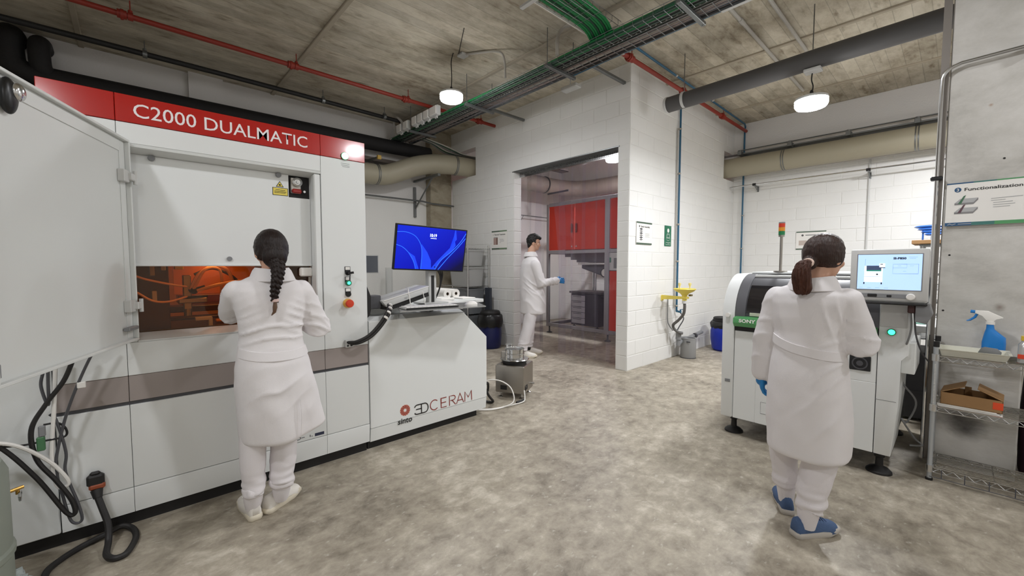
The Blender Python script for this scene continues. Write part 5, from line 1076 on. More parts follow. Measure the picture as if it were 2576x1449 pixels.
tw = obj('signal_tower', B().cyl((-1.0, 3.95, 1.335), (-1.0, 3.95, 1.345), .05, 18).cyl((-1.0, 3.95, 1.34), (-1.0, 3.95, 1.63), .011, 12).cyl((-1.0, 3.95, 1.625), (-1.0, 3.95, 1.64), .022, 14), M_steel, sy)
for z, m in ((1.64, mat('tower_green', (30, 118, 70), .3)), (1.672, mat('tower_amber', (214, 140, 44), .3)), (1.704, mat('tower_red', (198, 58, 34), .3))): obj('tower_light', B().cyl((-1.0, 3.95, z), (-1.0, 3.95, z + .031), .0235, 18), m, tw)
obj('tower_cap', B().cyl((-1.0, 3.95, 1.735), (-1.0, 3.95, 1.745), .023, 18), M_grey, tw)
# operator screen of that machine
op = thing('operator_screen', 'grey framed operator screen showing a pale blue machine diagram', 'monitor', (-.29, 3.45, 1.32))
YO = 3.43
obj('bezel', B().box((-.475, YO, 1.175), (-.115, YO + .02, 1.49), .012, seg=2).box((-.475, YO + .005, 1.16), (-.115, YO + .1, 1.485), .012), M_ltgrey, op)
obj('screen_recess', B().box((-.443, YO - .002, 1.235), (-.14, YO + .002, 1.462), .002), M_grey, op)
M_lcd = mat('lit_lcd', (176, 208, 250), .3, emit=.72); M_lcdd = mat('lcd_navy', (70, 86, 118), .3, emit=.25); M_lcdw = mat('lcd_white', (228, 240, 252), .3, emit=.85); M_lcdg = mat('lcd_green', (50, 150, 130), .3, emit=.4); M_lcdi = mat('lcd_ink', (24, 30, 44), .4); M_lcdl = mat('lcd_line', (140, 166, 206), .4, emit=.35)
ls = obj('lit_screen', quad((0, YO, 0), (1, 0, 0), (0, 0, 1), -.438, 1.24, -.145, 1.457, .003), M_lcd, op, smooth=0)
def sq(x0, z0, x1, z1, m, d=.0036): obj('screen_shape', quad((0, YO, 0), (1, 0, 0), (0, 0, 1), x0, z0, x1, z1, d), m, ls, smooth=0)
sq(-.405, 1.285, -.318, 1.385, M_lcdw); sq(-.395, 1.36, -.325, 1.388, M_lcdd, .004); sq(-.395, 1.353, -.325, 1.360, M_lcdg, .0044); sq(-.335, 1.378, -.308, 1.402, M_lcdw, .0046); sq(-.33, 1.395, -.318, 1.399, M_lcdi, .005); sq(-.327, 1.374, -.307, 1.378, M_lcdi, .005); sq(-.348, 1.33, -.339, 1.338, M_lcdi, .005)
for x in (-.408, -.325): sq(x, 1.272, x + .006, 1.284, M_lcdi)
obj('screen_lines', strokes([[(-.402, 1.39), (-.402, 1.43)], [(-.405, 1.32), (-.318, 1.32)], [(-.272, 1.375), (-.21, 1.375), (-.21, 1.398), (-.272, 1.398), (-.272, 1.375)], [(-.21, 1.398), (-.16, 1.398), (-.16, 1.34), (-.272, 1.34), (-.272, 1.375)], [(-.25, 1.387), (-.235, 1.387)], [(-.198, 1.387), (-.18, 1.387)], [(-.227, 1.355), (-.212, 1.355)], [(-.205, 1.44), (-.165, 1.44)], [(-.2, 1.432), (-.172, 1.432)]] + [[(-.43 + .04 * i, 1.25), (-.41 + .04 * i, 1.25)] for i in range(4)], .0014, (0, YO, 0), (1, 0, 0), (0, 0, 1), .0042), M_lcdl, ls, smooth=0)
text('lettering', 'SI-P850', M_lcdi, ls, (-.272, YO, 1.427), (1, 0, 0), (0, 0, 1), .0125, .058, bold=.05, depth=.0044)
obj('lower_strip', B().box((-.44, YO - .003, 1.188), (-.205, YO + .001, 1.215), .002), M_grey, op)
obj('card_slot', B().box((-.385, YO - .008, 1.193), (-.34, YO, 1.212), .003), M_black, op)
obj('usb_port', B().box((-.295, YO - .005, 1.194), (-.272, YO, 1.208), .002), M_blackg, op)
obj('jog_knob', B().lathe([(.02, 0), (.02, -.014), (.016, -.018), (.001, -.019)], (-.187, YO - .001, 1.2), 'Y', 22), M_paper, op)
obj('black_base', B().box((-.47, YO - .01, 1.148), (-.115, YO + .1, 1.162), .004), M_black, op)
obj('rear_arm', B().box((-.33, YO + .1, 1.2), (-.2, YO + .3, 1.3), .01), M_ltgrey, op)
obj('side_box', B().prism([(-.165, 1.05), (-.115, 1.04), (-.09, 1.10), (-.105, 1.16), (-.165, 1.16)], 'Y', YO + .02, YO + .12, .004), M_grey, op, smooth=.4)
obj('plug', B().box((-.2, YO + .03, 1.1), (-.165, YO + .08, 1.15), .005), mat('maroon_plug', (60, 26, 24), .5), op)
oc = thing('cable_bundle', 'grey cables dangling from the operator screen down to the dark floor', 'cable', (-.18, 3.7, .6))
obj('cable', tube([(-.185, YO + .05, 1.1), (-.182, YO + .08, 1.0), (-.2, YO + .12, .9), (-.24, YO + .25, .78), (-.23, YO + .4, .6), (-.16, YO + .5, .45), (-.2, YO + .5, .3), (-.22, YO + .4, .34), (-.16, YO + .5, .2), (-.12, YO + .5, .16), (-.18, YO + .5, .14)], .006, 6), M_grey, oc)
obj('cable', tube([(-.17, YO + .06, 1.1), (-.165, YO + .2, .95), (-.14, YO + .35, .82), (-.11, YO + .45, .75)], .005, 6), M_dkgrey, oc)

# ------------------------------------------------------------------ between machine and column
tb = thing('side_table', 'white table with a green mat between the tall machine and the column', 'table', (-.2, 5.0, 0))
obj('table_top', B().box((-.45, 4.9, .82), (.3, 5.7, .88), .006), M_white, tb)
for x in (-.4, .22):
    for y in (5.0, 5.6): obj('leg', B().box((x, y, 0), (x + .05, y + .05, .82)), M_ltgrey, tb)
tag(obj('cutting_mat', B().box((-.42, 5.0, .881), (-.17, 5.35, .884), .001), mat('green_mat', (78, 128, 112), .7)), 'green cutting mat lying on the white side table', 'mat')
tag(obj('drawer_box', B().box((-.35, 5.1, .02), (.1, 5.6, .62), .01).box((-.33, 5.09, .25), (.08, 5.1, .27)), mat('dim_grey_box', (70, 70, 74), .6)), 'grey box standing below the white side table', 'box')
cr_ = thing('wire_rack', 'tall chrome wire rack partly hidden behind the column conduit', 'rack', (0, 6.5, 0))
for x in (-.28, .5):
    for y in (6.35, 6.8): obj('post', B().cyl((x, y, 0), (x, y, 1.618), .016, 10), M_chrome, cr_)
for z in (.6, 1.0, 1.30, 1.62): obj('shelf', B().box((-.30, 6.33, z - .02), (.52, 6.82, z), .004), M_galv, cr_)
for z in (.78, 1.12, 1.42): obj('white_tray', B().box((-.27, 6.4, z), (.4, 6.75, z + .06), .008), M_ltgrey, cr_)
tag(obj('cardboard_sheet', B().box((-.36, 6.3, 1.622), (.4, 6.8, 1.665), .004), M_card), 'flat brown cardboard on top of the tall chrome rack', 'cardboard')
bf = thing('blue_coil', 'blue coiled plastic spring on the cardboard above the tall chrome rack', 'coil', (-.17, 6.5, 1.67))
b = B()
for k in range(4): b.lathe([(.05 + .028 * k, 1.72 + .028 * k), (.075 + .028 * k, 1.73 + .028 * k), (.06 + .028 * k, 1.742 + .028 * k)], (-.2, 6.5, 0), seg=24, cap=False)
obj('coil_rings', b, mat('blue_plastic', (38, 96, 178), .35), bf, kind='stuff')
obj('stem', B().cyl((-.2, 6.5, 1.665), (-.2, 6.5, 1.73), .02, 12).box((-.29, 6.48, 1.665), (-.275, 6.5, 1.78)), mat('blue_plastic', (38, 96, 178), .35), bf)
# conduit on the column
cdt = thing('column_conduit', 'shiny steel conduit rising along the column and bending across its face', 'conduit', (-.12, 4.07, 1))
obj('tube', B().sweep([(-.125, 4.06, .03), (-.125, 4.06, 2.58)] + cr([(-.125, 4.06, 2.60), (-.12, 4.06, 2.66), (-.09, 4.06, 2.70), (-.04, 4.06, 2.72)], 5) + [(.32, 4.06, 2.73), (2.0, 4.06, 2.78)], .011, 10), M_chrome, cdt)
obj('channel', B().box((-.135, 4.085, .03), (-.095, 4.12, H - .02)), mat('dull_channel', (128, 122, 116), .5, .4), cdt)
for p, d in (((-.125, 4.06, 1.98), (.03, .03, .012)), ((.27, 4.06, 2.725), (.014, .03, .03))): obj('pipe_clip', B().box([p[i] - d[i] for i in range(3)], [p[i] + d[i] for i in range(3)], .005), M_blackg, cdt)
for x, z in ((-.045, 1.46), (.17, 2.07), (-.06, 1.08)): obj('anchor_hole', B().cyl((x, 4.1, z), (x, 4.0985, z), .006, 10), M_black, col)

# ------------------------------------------------------------------ chrome wire shelf in front of the column
sf = thing('wire_shelf', 'low chrome wire shelf in front of the wide concrete column', 'shelf', (.4, 3.9, 0))
for x in (-.075, 1.0):
    for y in (3.76, 4.06):
        obj('post', B().cyl((x, y, .012), (x, y, .885), .0125, 12), M_post, sf)
        obj('black_foot', B().cyl((x, y, 0), (x, y, .014), .018, 12), M_black, sf); obj('post_cap', B().cyl((x, y, .87), (x, y, .905), .0145, 12), M_black, sf)
        for z in (.80, .475, .075): obj('collar', B().cyl((x, y, z - .02), (x, y, z + .025), .0185, 12), M_chrome, sf)
b = B()
for k in range(28): b.cyl((-.075, 3.747, .50 + .0095 * k), (-.075, 3.7465, .503 + .0095 * k), .003, 6)
obj('post_notches', b, M_paper, sf, kind='stuff', smooth=0)
for z in (.80, .475, .075):
    b = B()
    for y in (3.755, 4.065): 
        b.cyl((-.075, y, z + .012), (1.0, y, z + .012), .0035, 6).cyl((-.075, y, z - .018), (1.0, y, z - .018), .0035, 6)
        b.sweep([(-.06 + .03 * k, y, z + (.01 if k % 2 else -.016)) for k in range(36)], .0028, 5)
    for k in range(13): b.cyl((-.075, 3.76 + .025 * k, z + .012), (1.0, 3.76 + .025 * k, z + .012), .0022, 4)
    for k in range(5): b.cyl((-.05 + .25 * k, 3.755, z + .008), (-.05 + .25 * k, 4.065, z + .008), .003, 5)
    obj('wire_deck', b, M_chrome, sf, kind='stuff', smooth=0)
b = B().cyl((-.075, 3.74, .03), (1.0, 3.74, .03), .0025, 5)
for k in range(8): b.cyl((-.02 + .1 * k, 3.745, .03), (-.02 + .1 * k, 3.755, .085), .0025, 5)
obj('lower_guard', b, M_dkgrey, sf, kind='stuff', smooth=0)
ty = thing('plastic_tray', 'cream plastic tray on the top of the chrome shelf', 'tray', (.09, 3.82, .815))
b = B(); o_ = [(-.06, 3.765), (.225, 3.765), (.225, 3.95), (-.06, 3.95)]
def rect(x0, y0, x1, y1, z): return [b.bm.verts.new(p) for p in ((x0, y0, z), (x1, y0, z), (x1, y1, z), (x0, y1, z))]
b._skin([rect(-.05, 3.775, .215, 3.94, .816), rect(-.06, 3.762, .228, 3.955, .856), rect(-.068, 3.754, .236, 3.963, .858), rect(-.068, 3.754, .236, 3.963, .862), rect(-.057, 3.766, .224, 3.951, .86), rect(-.046, 3.78, .21, 3.935, .82)])
obj('tray_shell', b, M_cream, ty, smooth=.4)
tag(obj('green_plate', B().box((-.03, 3.80, .822), (.14, 3.87, .838), .002), mat('sea_green_plate', (104, 136, 112), .5)), 'flat green plate lying in the cream tray', 'plate')
tag(obj('spatula', B().prism([(.10, .845), (.115, .882), (.13, .89), (.18, .885), (.198, .865), (.195, .838)], 'Y', 3.83, 3.836, .001), M_grey), 'grey plastic scraper leaning in the cream tray', 'scraper')
sb = thing('spray_bottle', 'blue spray bottle with white trigger head behind the cream tray', 'bottle', (.18, 3.99, .815))
M_bb = mat('blue_bottle', (26, 122, 200), .35); SX, SYY = .17, 4.0
obj('bottle_body', B().loft([(.815, SX - .05, SX + .05, SYY - .03, SYY + .03, 3), (.90, SX - .05, SX + .052, SYY - .03, SYY + .03, 3), (.935, SX - .045, SX + .05, SYY - .028, SYY + .028, 2.6), (.965, SX - .04, SX + .02, SYY - .024, SYY + .024), (.985, SX - .035, SX + .002, SYY - .019, SYY + .019), (1.01, SX - .034, SX - .002, SYY - .017, SYY + .017), (1.02, SX - .034, SX - .002, SYY - .017, SYY + .017)], 28), M_bb, sb)
obj('collar', B().cyl((SX - .018, SYY, 1.015), (SX - .018, SYY, 1.035), .02, 18), M_paper, sb)
obj('trigger_head', B().prism([(SX - .035, 1.032), (SX - .052, 1.07), (SX - .085, 1.08), (SX - .085, 1.10), (SX - .03, 1.10), (SX + .035, 1.062), (SX + .03, 1.055), (SX + .002, 1.052), (SX - .002, 1.032)], 'Y', SYY - .014, SYY + .014, .003), M_paper, sb, smooth=.4)
obj('trigger', B().sweep([(SX - .075, SYY, 1.08), (SX - .085, SYY, 1.055), (SX - .105, SYY, 1.035), (SX - .12, SYY, 1.03)], [(.008, .007), (.008, .007), (.007, .006), (.006, .004)], 8), M_bb, sb)
obj('nozzle', B().cyl((SX - .085, SYY, 1.09), (SX - .105, SYY, 1.092), .01, 12), M_bb, sb)
jb = thing('sample_bottle', 'clear bottle with yellow cap and red label at the right edge', 'bottle', (.29, 3.86, .815))
obj('bottle_body', B().loft([(.815, .26, .33, 3.83, 3.90, 4), (.92, .26, .33, 3.83, 3.90, 4), (.94, .272, .318, 3.842, 3.888, 3), (.95, .275, .315, 3.845, 3.885)], 24), M_clearbin, jb)
obj('cap', B().cyl((.295, 3.865, .945), (.295, 3.865, .972), .026, 18), mat('yellow_cap', (226, 190, 56), .4), jb)
obj('red_label', B().box((.259, 3.8285, .84), (.331, 3.84, .865)), mat('orange_red_label', (216, 66, 36), .5), jb)
cx_ = thing('cardboard_box', 'small open cardboard box with orange sticker on the middle shelf', 'box', (.1, 3.86, .49))
bxm = Matrix.Translation((.09, 3.88, .506)) @ Matrix.Rotation(-.06, 4, 'Z')
b = B().box((-.13, -.10, 0), (.13, .10, .004), 0, bxm).box((-.13, -.10, 0), (.13, -.096, .075), 0, bxm).box((-.13, .096, 0), (.13, .10, .075), 0, bxm).box((-.13, -.10, 0), (-.126, .10, .075), 0, bxm).box((.126, -.10, 0), (.13, .10, .075), 0, bxm)
obj('box_body', b, M_card, cx_, smooth=0)
obj('flap', B().box((0, -.10, -.002), (.115, .10, .002), 0, bxm @ Matrix.Translation((-.13, 0, .075)) @ Matrix.Rotation(-.48, 4, 'Y')), M_card, cx_, smooth=0)
obj('flap', B().box((-.115, -.10, -.002), (0, .10, .002), 0, bxm @ Matrix.Translation((.13, 0, .075)) @ Matrix.Rotation(.45, 4, 'Y')), M_card, cx_, smooth=0)
for x in (-.035, .03): obj('inner_tab', B().box((x, .09, .04), (x + .03, .094, .095), 0, bxm), M_card, cx_, smooth=0)
obj('orange_sticker', B().box((.09, -.1012, .02), (.131, -.10, .062), 0, bxm), mat('orange_sticker', (226, 78, 36), .5), cx_, smooth=0)
for k in range(3): tag(obj('paper_stack', B().box((-.14, -.11, .0), (.13 - .01 * k, .09, .0055), 0, Matrix.Translation((.09, 3.88, .488 + .006 * k)) @ Matrix.Rotation(-.05 - .02 * k, 4, 'Z')), M_paper, smooth=0), ['lowest', 'middle', 'topmost'][k] + ' sheet pad of white papers under the small cardboard box', 'paper')
tag(obj('maroon_bag', B().loft([(.0, .33, .85, 4.25, 4.6, 4), (.3, .32, .9, 4.22, 4.6, 4), (.83, .34, .86, 4.25, 4.58, 4)], 28), mat('dark_maroon', (54, 20, 38), .6)), 'dark maroon bag standing right of the concrete column', 'bag')
pb = thing('water_bottle', 'pale plastic bottle with blue band low on the chrome shelf at the right edge', 'bottle', (.27, 3.9, .09))
obj('bottle_body', B().lathe([(.001, .09), (.06, .09), (.06, .17), (.045, .28), (.035, .34), (.03, .42), (.001, .42)], (.40, 3.9, 0), seg=24), mat('pale_blue_grey', (178, 186, 194), .4), pb)
obj('blue_band', B().lathe([(.0605, .175), (.054, .22)], (.40, 3.9, 0), seg=24, cap=False), mat('slate_blue', (92, 112, 132), .5), pb)

# ------------------------------------------------------------------ people
def solid(b, voxel, it=2, fac=.5):
    """fuse overlapping shapes into one continuous skin"""
    bmesh.ops.recalc_face_normals(b.bm, faces=b.bm.faces[:])
    me = bpy.data.meshes.new('t'); b.bm.to_mesh(me); b.bm.free()
    o = bpy.data.objects.new('t', me); COL.objects.link(o)
    r = o.modifiers.new('r', 'REMESH'); r.mode = 'VOXEL'; r.voxel_size = voxel
    if it:
        s = o.modifiers.new('s', 'SMOOTH'); s.iterations = it; s.factor = fac
    bpy.context.view_layer.update()
    out = bpy.data.meshes.new_from_object(o.evaluated_get(bpy.context.evaluated_depsgraph_get()))
    bpy.data.objects.remove(o); bpy.data.meshes.remove(me); return out
def push(me, fn):
    """move every vertex along its normal by fn(co)"""
    ns = [v.normal.copy() for v in me.vertices]
    for v, n in zip(me.vertices, ns): v.co = v.co + n * fn(v.co, n)
    return me
def limb(b, pts, rad, seg=16):
    b.sweep(pts, rad, seg)
    for p, r in ((pts[0], rad[0]), (pts[-1], rad[-1])):
        q = r if not hasattr(r, '__len__') else sum(r) / 2
        b.ball(p, q, 12, 8)
    return b
def hand(b, wrist, fwd, palm_n, side=1, curl=.5, k=1., grow=0.):
    """palm, four unequal bent fingers and a thumb; fwd = along the hand, palm_n = out of the palm, side = +1 right hand"""
    f = Vector(fwd).normalized(); n = Vector(palm_n); n = (n - f * n.dot(f)).normalized(); s = f.cross(n) * side; w = Vector(wrist)
    for t in (-.55, -.18, .18, .55):
        b.sweep([w + f * .005 * k + s * t * .028 * k, w + f * .085 * k + s * t * .062 * k], [(.014 * k + grow, .012 * k + grow), (.0115 * k + grow, .0105 * k + grow)], 10)
    b.ball(w + f * .045 * k, (.03 * k + grow, .03 * k + grow, .03 * k + grow), 12, 8)
    for i, (t, L_) in enumerate(((.55, .066), (.18, .076), (-.18, .07), (-.55, .054))):
        p = w + f * .083 * k + s * t * .062 * k; a = .15 + curl * .35; pts = [p]
        for j, fr in enumerate((.45, .32, .23)):
            d = f * math.cos(a) + n * math.sin(a) + s * t * .12; pts.append(pts[-1] + d.normalized() * L_ * fr * k); a += curl * (.75 + .08 * i)
        b.sweep(pts, [.0092 * k + grow, .0085 * k + grow, .008 * k + grow, .0062 * k + grow], 9); b.ball(pts[-1], .0064 * k + grow, 8, 6)
    p = w + f * .02 * k + s * .026 * k + n * .006
    q = [p, p + (f * .55 + s * .75 + n * .25).normalized() * .036 * k]; q.append(q[-1] + (f * .85 + s * .3 + n * .35).normalized() * .03 * k); q.append(q[-1] + (f * .9 + n * (.3 + curl * .4)).normalized() * .024 * k)
    b.sweep(q, [.013 * k + grow, .0105 * k + grow, .009 * k + grow, .0072 * k + grow], 9); b.ball(q[-1], .0074 * k + grow, 8, 6)
    return b
def headform(b, M):
    """skull, jaw, nose, lips, brow and ears around the head centre; +y is the face"""
    def e(c, r, m=None): b.ball((0, 0, 0), 1, 20, 14, M @ Matrix.Translation(c) @ (m or Matrix.Identity(4)) @ Matrix.Diagonal((*r, 1)))
    e((0, -.006, .022), (.073, .092, .088)); e((0, .022, -.045), (.056, .064, .066)); e((0, .045, -.085), (.032, .034, .026))
    e((0, .078, -.018), (.011, .016, .028)); e((0, .09, -.034), (.015, .014, .011)); e((0, .073, -.064), (.024, .012, .008)); e((0, .074, .012), (.05, .012, .012))
    e((.04, .055, -.03), (.024, .02, .022)); e((-.04, .055, -.03), (.024, .02, .022))
    for s in (-1, 1): e((s * .074, -.008, -.014), (.009, .02, .031), Matrix.Rotation(s * -.25, 4, 'Z'))
def shoe(name, M, parent, mu, ms, L_=.26, lace=True):
    """low shoe: heel at y=-.06, toe forward (+y); sole is a part of the shoe"""
    h = L_ - .065
    up = B(); rows = []
    for y, w, hh in ((-.062, .02, .075), (-.055, .030, .082), (-.02, .034, .08), (.03, .037, .078), (.075, .042, .064), (.12, .046, .05), (.16, .042, .04), (h - .012, .028, .032), (h, .012, .022)):
        row = []
        for k in range(16):
            a = 2 * PI * k / 16; c, s_ = math.cos(a), math.sin(a)
            row.append(up.bm.verts.new((w * math.copysign(abs(c) ** .8, c) + .006 * (y > .1), y, .02 + (hh * max(0, s_) if s_ > 0 else -.006 * abs(s_)))))
        rows.append(row)
    up._skin(rows); up.xf(M)
    o = obj(name, up, mu, parent, local=True, smooth=1.2)
    so_ = B(); P = [(.022, -.068), (.034, -.05), (.036, 0), (.04, .05), (.05, .11), (.047, .16), (.032, h), (.008, h + .008), (-.02, h - .002), (-.036, .15), (-.04, .11), (-.035, .05), (-.035, 0), (-.034, -.05), (-.022, -.068)]
    so_._skin([[so_.bm.verts.new((x * sc_, y * sc_ + .0, z + (.012 if y > h - .03 else 0))) for x, y in P] for z, sc_ in ((0, .95), (.008, 1.03), (.024, 1.02), (.03, .96))]); so_.xf(M)
    obj('sole', so_, ms, o, local=True, smooth=.9)
    if lace:
        for k in range(4): obj('lace', B().sweep([(-.022, .055 + .018 * k, .088 - .006 * k), (0, .06 + .018 * k, .098 - .008 * k), (.022, .055 + .018 * k, .088 - .006 * k)], .003, 5).xf(M), mu, o, local=True)
    return o
def trousers(root, legs, voxel=.009, top=.62, seed=0, cuff=True):
    b = B()
    for hip, knee, ank, r0, r1, r2 in legs:
        hip, knee, ank = map(Vector, (hip, knee, ank)); m1 = (hip + knee) / 2; m2 = (knee + ank) / 2
        b.sweep([hip, m1, knee, m2, ank], [r0, (r0 + r1) / 2, r1, (r1 + r2) / 2, r2], 24)
    hs = [Vector(l[0]) for l in legs]; c = (hs[0] + hs[1]) / 2
    b.ball(c + Vector((0, 0, .02)), (.165, .12, .12), 20, 14)
    me = solid(b, voxel, 2)
    def f(p, n):
        w = math.exp(-((p.z - .14) / .10) ** 2)
        return .017 * w * noise.noise(Vector((p.x * 10, p.y * 10, p.z * 36 + seed))) + .006 * noise.noise(Vector((p.x * 10 + seed, p.y * 10, p.z * 9))) + .004 * math.sin(p.z * 60 + p.x * 25 + seed) * w
    push(me, f); tr = obj('trousers', me, M_trouser, root, local=True, smooth=1.5)
    if cuff:
        for hip, knee, ank, r0, r1, r2 in legs:
            a = Vector(ank); ax = (Vector(knee) - a).normalized(); cb_ = B(); pts = [a + ax * t for t in (-.012, .0, .02, .034, .042)]
            cb_.sweep(pts, [r2 * .96, r2 * 1.03, r2 * 1.05, r2 * 1.03, r2 * .94], 22)
            m2 = solid(cb_, .008, 1); push(m2, lambda p, n: .011 * noise.noise(p * 24 + Vector((seed, 0, 0))))
            obj('trouser_cuff', m2, M_trouser, tr, local=True, smooth=1.5)
    return tr
def coat(root, rings, arms, folds, voxel=.0095, name='lab_coat'):
    b = B().loft(rings, 40)
    for pts, rad in arms: limb(b, pts, rad, 18)
    me = solid(b, voxel, 3); push(me, folds)
    me2 = me
    return obj(name, me2, M_coat, root, local=True, smooth=1.6)
def ringat(rings, z):
    for a, b_ in zip(rings, rings[1:]):
        if a[0] <= z <= b_[0]:
            t = (z - a[0]) / (b_[0] - a[0]); return [a[i] + (b_[i] - a[i]) * t for i in range(1, 5)]
    return rings[-1][1:5]
def belt(root, rings, z0, tilt, a0, a1, grow, w=.042, sag=.0):
    b = B(); R0, R1, R2, R3 = [], [], [], []; n = 30
    for k in range(n + 1):
        a = math.radians(a0 + (a1 - a0) * k / n); c, s_ = math.cos(a), math.sin(a)
        for R, dz, g_ in ((R0, -w / 2, grow), (R1, w / 2, grow), (R2, w / 2, -.01), (R3, -w / 2, -.01)):
            zz = z0 + tilt * c - sag * s_ * s_ + dz; x0, x1, y0, y1 = ringat(rings, zz); p = 2.3
            x = math.copysign(abs(c) ** (2 / p), c); y = math.copysign(abs(s_) ** (2 / p), s_)
            R.append(b.bm.verts.new(((x0 + x1) / 2 + x * ((x1 - x0) / 2 + g_), (y0 + y1) / 2 + y * ((y1 - y0) / 2 + g_), zz)))
    for A, C_ in ((R0, R1), (R1, R2), (R2, R3), (R3, R0)):
        for k in range(n): b.bm.faces.new((A[k], A[k + 1], C_[k + 1], C_[k]))
    return obj('coat_belt', b, M_coat, root, local=True, smooth=1.0)
def collar(root, c, rx, ry, z, h=.05, flare=.018, tilt=0.0, tips=True):
    """turned-down collar: inner stand and outer fall, open at the front"""
    b = B(); rows = []
    prof = [(0, 0), (.002, h * .55), (.006, h * .8), (flare * .6, h * .82), (flare, h * .5), (flare + .022, -.022), (flare + .014, -.026), (flare - .004, h * .25)]
    n = 28
    for k in range(n + 1):
        a = math.radians(-90 - 150 + 300 * k / n); row = []
        for d, dz in prof:
            row.append(b.bm.verts.new((c[0] + (rx + d) * math.cos(a), c[1] + (ry + d) * math.sin(a), z + dz + tilt * math.sin(a) + .012 * abs(math.cos(a)) * (1 if dz > 0 else .4))))
        rows.append(row)
    for A, C_ in zip(rows, rows[1:]):
        for j in range(len(prof) - 1): b.bm.faces.new((A[j], A[j + 1], C_[j + 1], C_[j]))
    return obj('coat_collar', b, M_coat, root, local=True, smooth=1.0)
def haircap(M, r, face_y=.045, face_z=.05, strand=.004, seed=0, low=-.09):
    """cap of hair around the skull, drawn back from the face"""
    b = B(); q = bmesh.ops.create_icosphere(b.bm, subdivisions=5, radius=1)
    for v in q['verts']:
        d = v.co.copy(); p = Vector((d.x * r[0], d.y * r[1] - .008, d.z * r[2] + .014))
        hide = max(0, min(1, (d.y - .30) * 4)) * max(0, min(1, (.55 - d.z) * 4))
        low_ = max(0, min(1, (-.45 - d.z) * 3))
        s_ = 1 - .32 * hide - .22 * low_ * (1 if d.y < .2 else 1.2)
        st = strand * (math.sin(math.atan2(d.x, -d.z + .2) * 34 + seed + 3 * noise.noise(d * 3)) * .5 + noise.noise(Vector((d.x * 16, d.y * 3, d.z * 5 + seed))))
        v.co = M @ (p * s_ + d * st)
    return b
def eyes(root, M, brow):
    for s in (-1, 1):
        e_ = obj('eye', B().ball((0, 0, 0), .0115, 12, 8, M @ Matrix.Translation((s * .03, .063, -.008))), mat('eye_white', (232, 228, 224), .3), root, local=True)
        obj('iris', B().ball((0, 0, 0), .006, 10, 6, M @ Matrix.Translation((s * .03, .0705, -.008))), mat('dark_brown_iris', (42, 28, 20), .25), e_, local=True)
        obj('eyebrow', B().sweep([M @ Vector((s * .015, .083, .014)), M @ Vector((s * .032, .081, .019)), M @ Vector((s * .05, .07, .013))], .004, 6), brow, root, local=True)

def gauss(x, c, w): return math.exp(-((x - c) / w) ** 2)

# ---- woman with the braid at the printing machine: faces the machine (local +y = world -X)
wl_ = thing('person', 'woman with long dark braid in white lab coat reaching into the printing machine', 'person', (-2.575, .55, 0), PI / 2)
HM = Matrix.Translation((.018, .0, 1.468)) @ Matrix.Rotation(-.12, 4, 'X') @ Matrix.Scale(.97, 4)
b = B(); headform(b, HM); limb(b, [(.015, -.012, 1.28), (.017, -.006, 1.41)], [.055, .047]); b.loft([(.72, -.14, .16, -.1, .1), (.9, -.12, .13, -.09, .085), (1.05, -.11, .12, -.085, .085), (1.22, -.15, .16, -.085, .08), (1.30, -.10, .12, -.06, .06), (1.34, -.04, .07, -.045, .045)], 28)
RA = [(.165, .0, 1.245), (.262, .03, 1.02), (.17, .25, 1.09)]; LA = [(-.15, .01, 1.25), (-.15, .19, 1.12), (-.05, .31, 1.13)]
limb(b, RA, [.046, .038, .026]); limb(b, LA, [.046, .038, .026])
limb(b, [(.085, 0, .75), (.04, .01, .44), (.025, .0, .10)], [.075, .05, .036]); limb(b, [(-.075, 0, .75), (-.10, .01, .44), (-.105, .0, .10)], [.075, .05, .036])
hand(b, (.165, .262, 1.092), (-.3, .9, .02), (0, 0, -1), 1, .5, .92); hand(b, (-.045, .318, 1.13), (.15, .95, -.1), (0, 0, -1), -1, .5, .92)
obj('body', solid(b, .0055, 2), M_skin, wl_, local=True, smooth=1.6)
eyes(wl_, HM, M_hair)
RG = [(.425, -.15, .262, -.14, .15), (.44, -.16, .27, -.152, .155), (.6, -.172, .242, -.16, .15), (.75, -.177, .213, -.158, .14), (.85, -.172, .192, -.15, .13), (.93, -.158, .168, -.132, .115), (1.0, -.148, .156, -.12, .105), (1.1, -.152, .16, -.122, .108), (1.19, -.172, .175, -.122, .105), (1.255, -.182, .18, -.112, .092), (1.295, -.155, .155, -.095, .078), (1.325, -.10, .115, -.078, .062), (1.345, -.05, .08, -.06, .05)]
def crease(x): return (1 - abs(math.sin(x))) ** 2.2        # sharp ridges with wide valleys
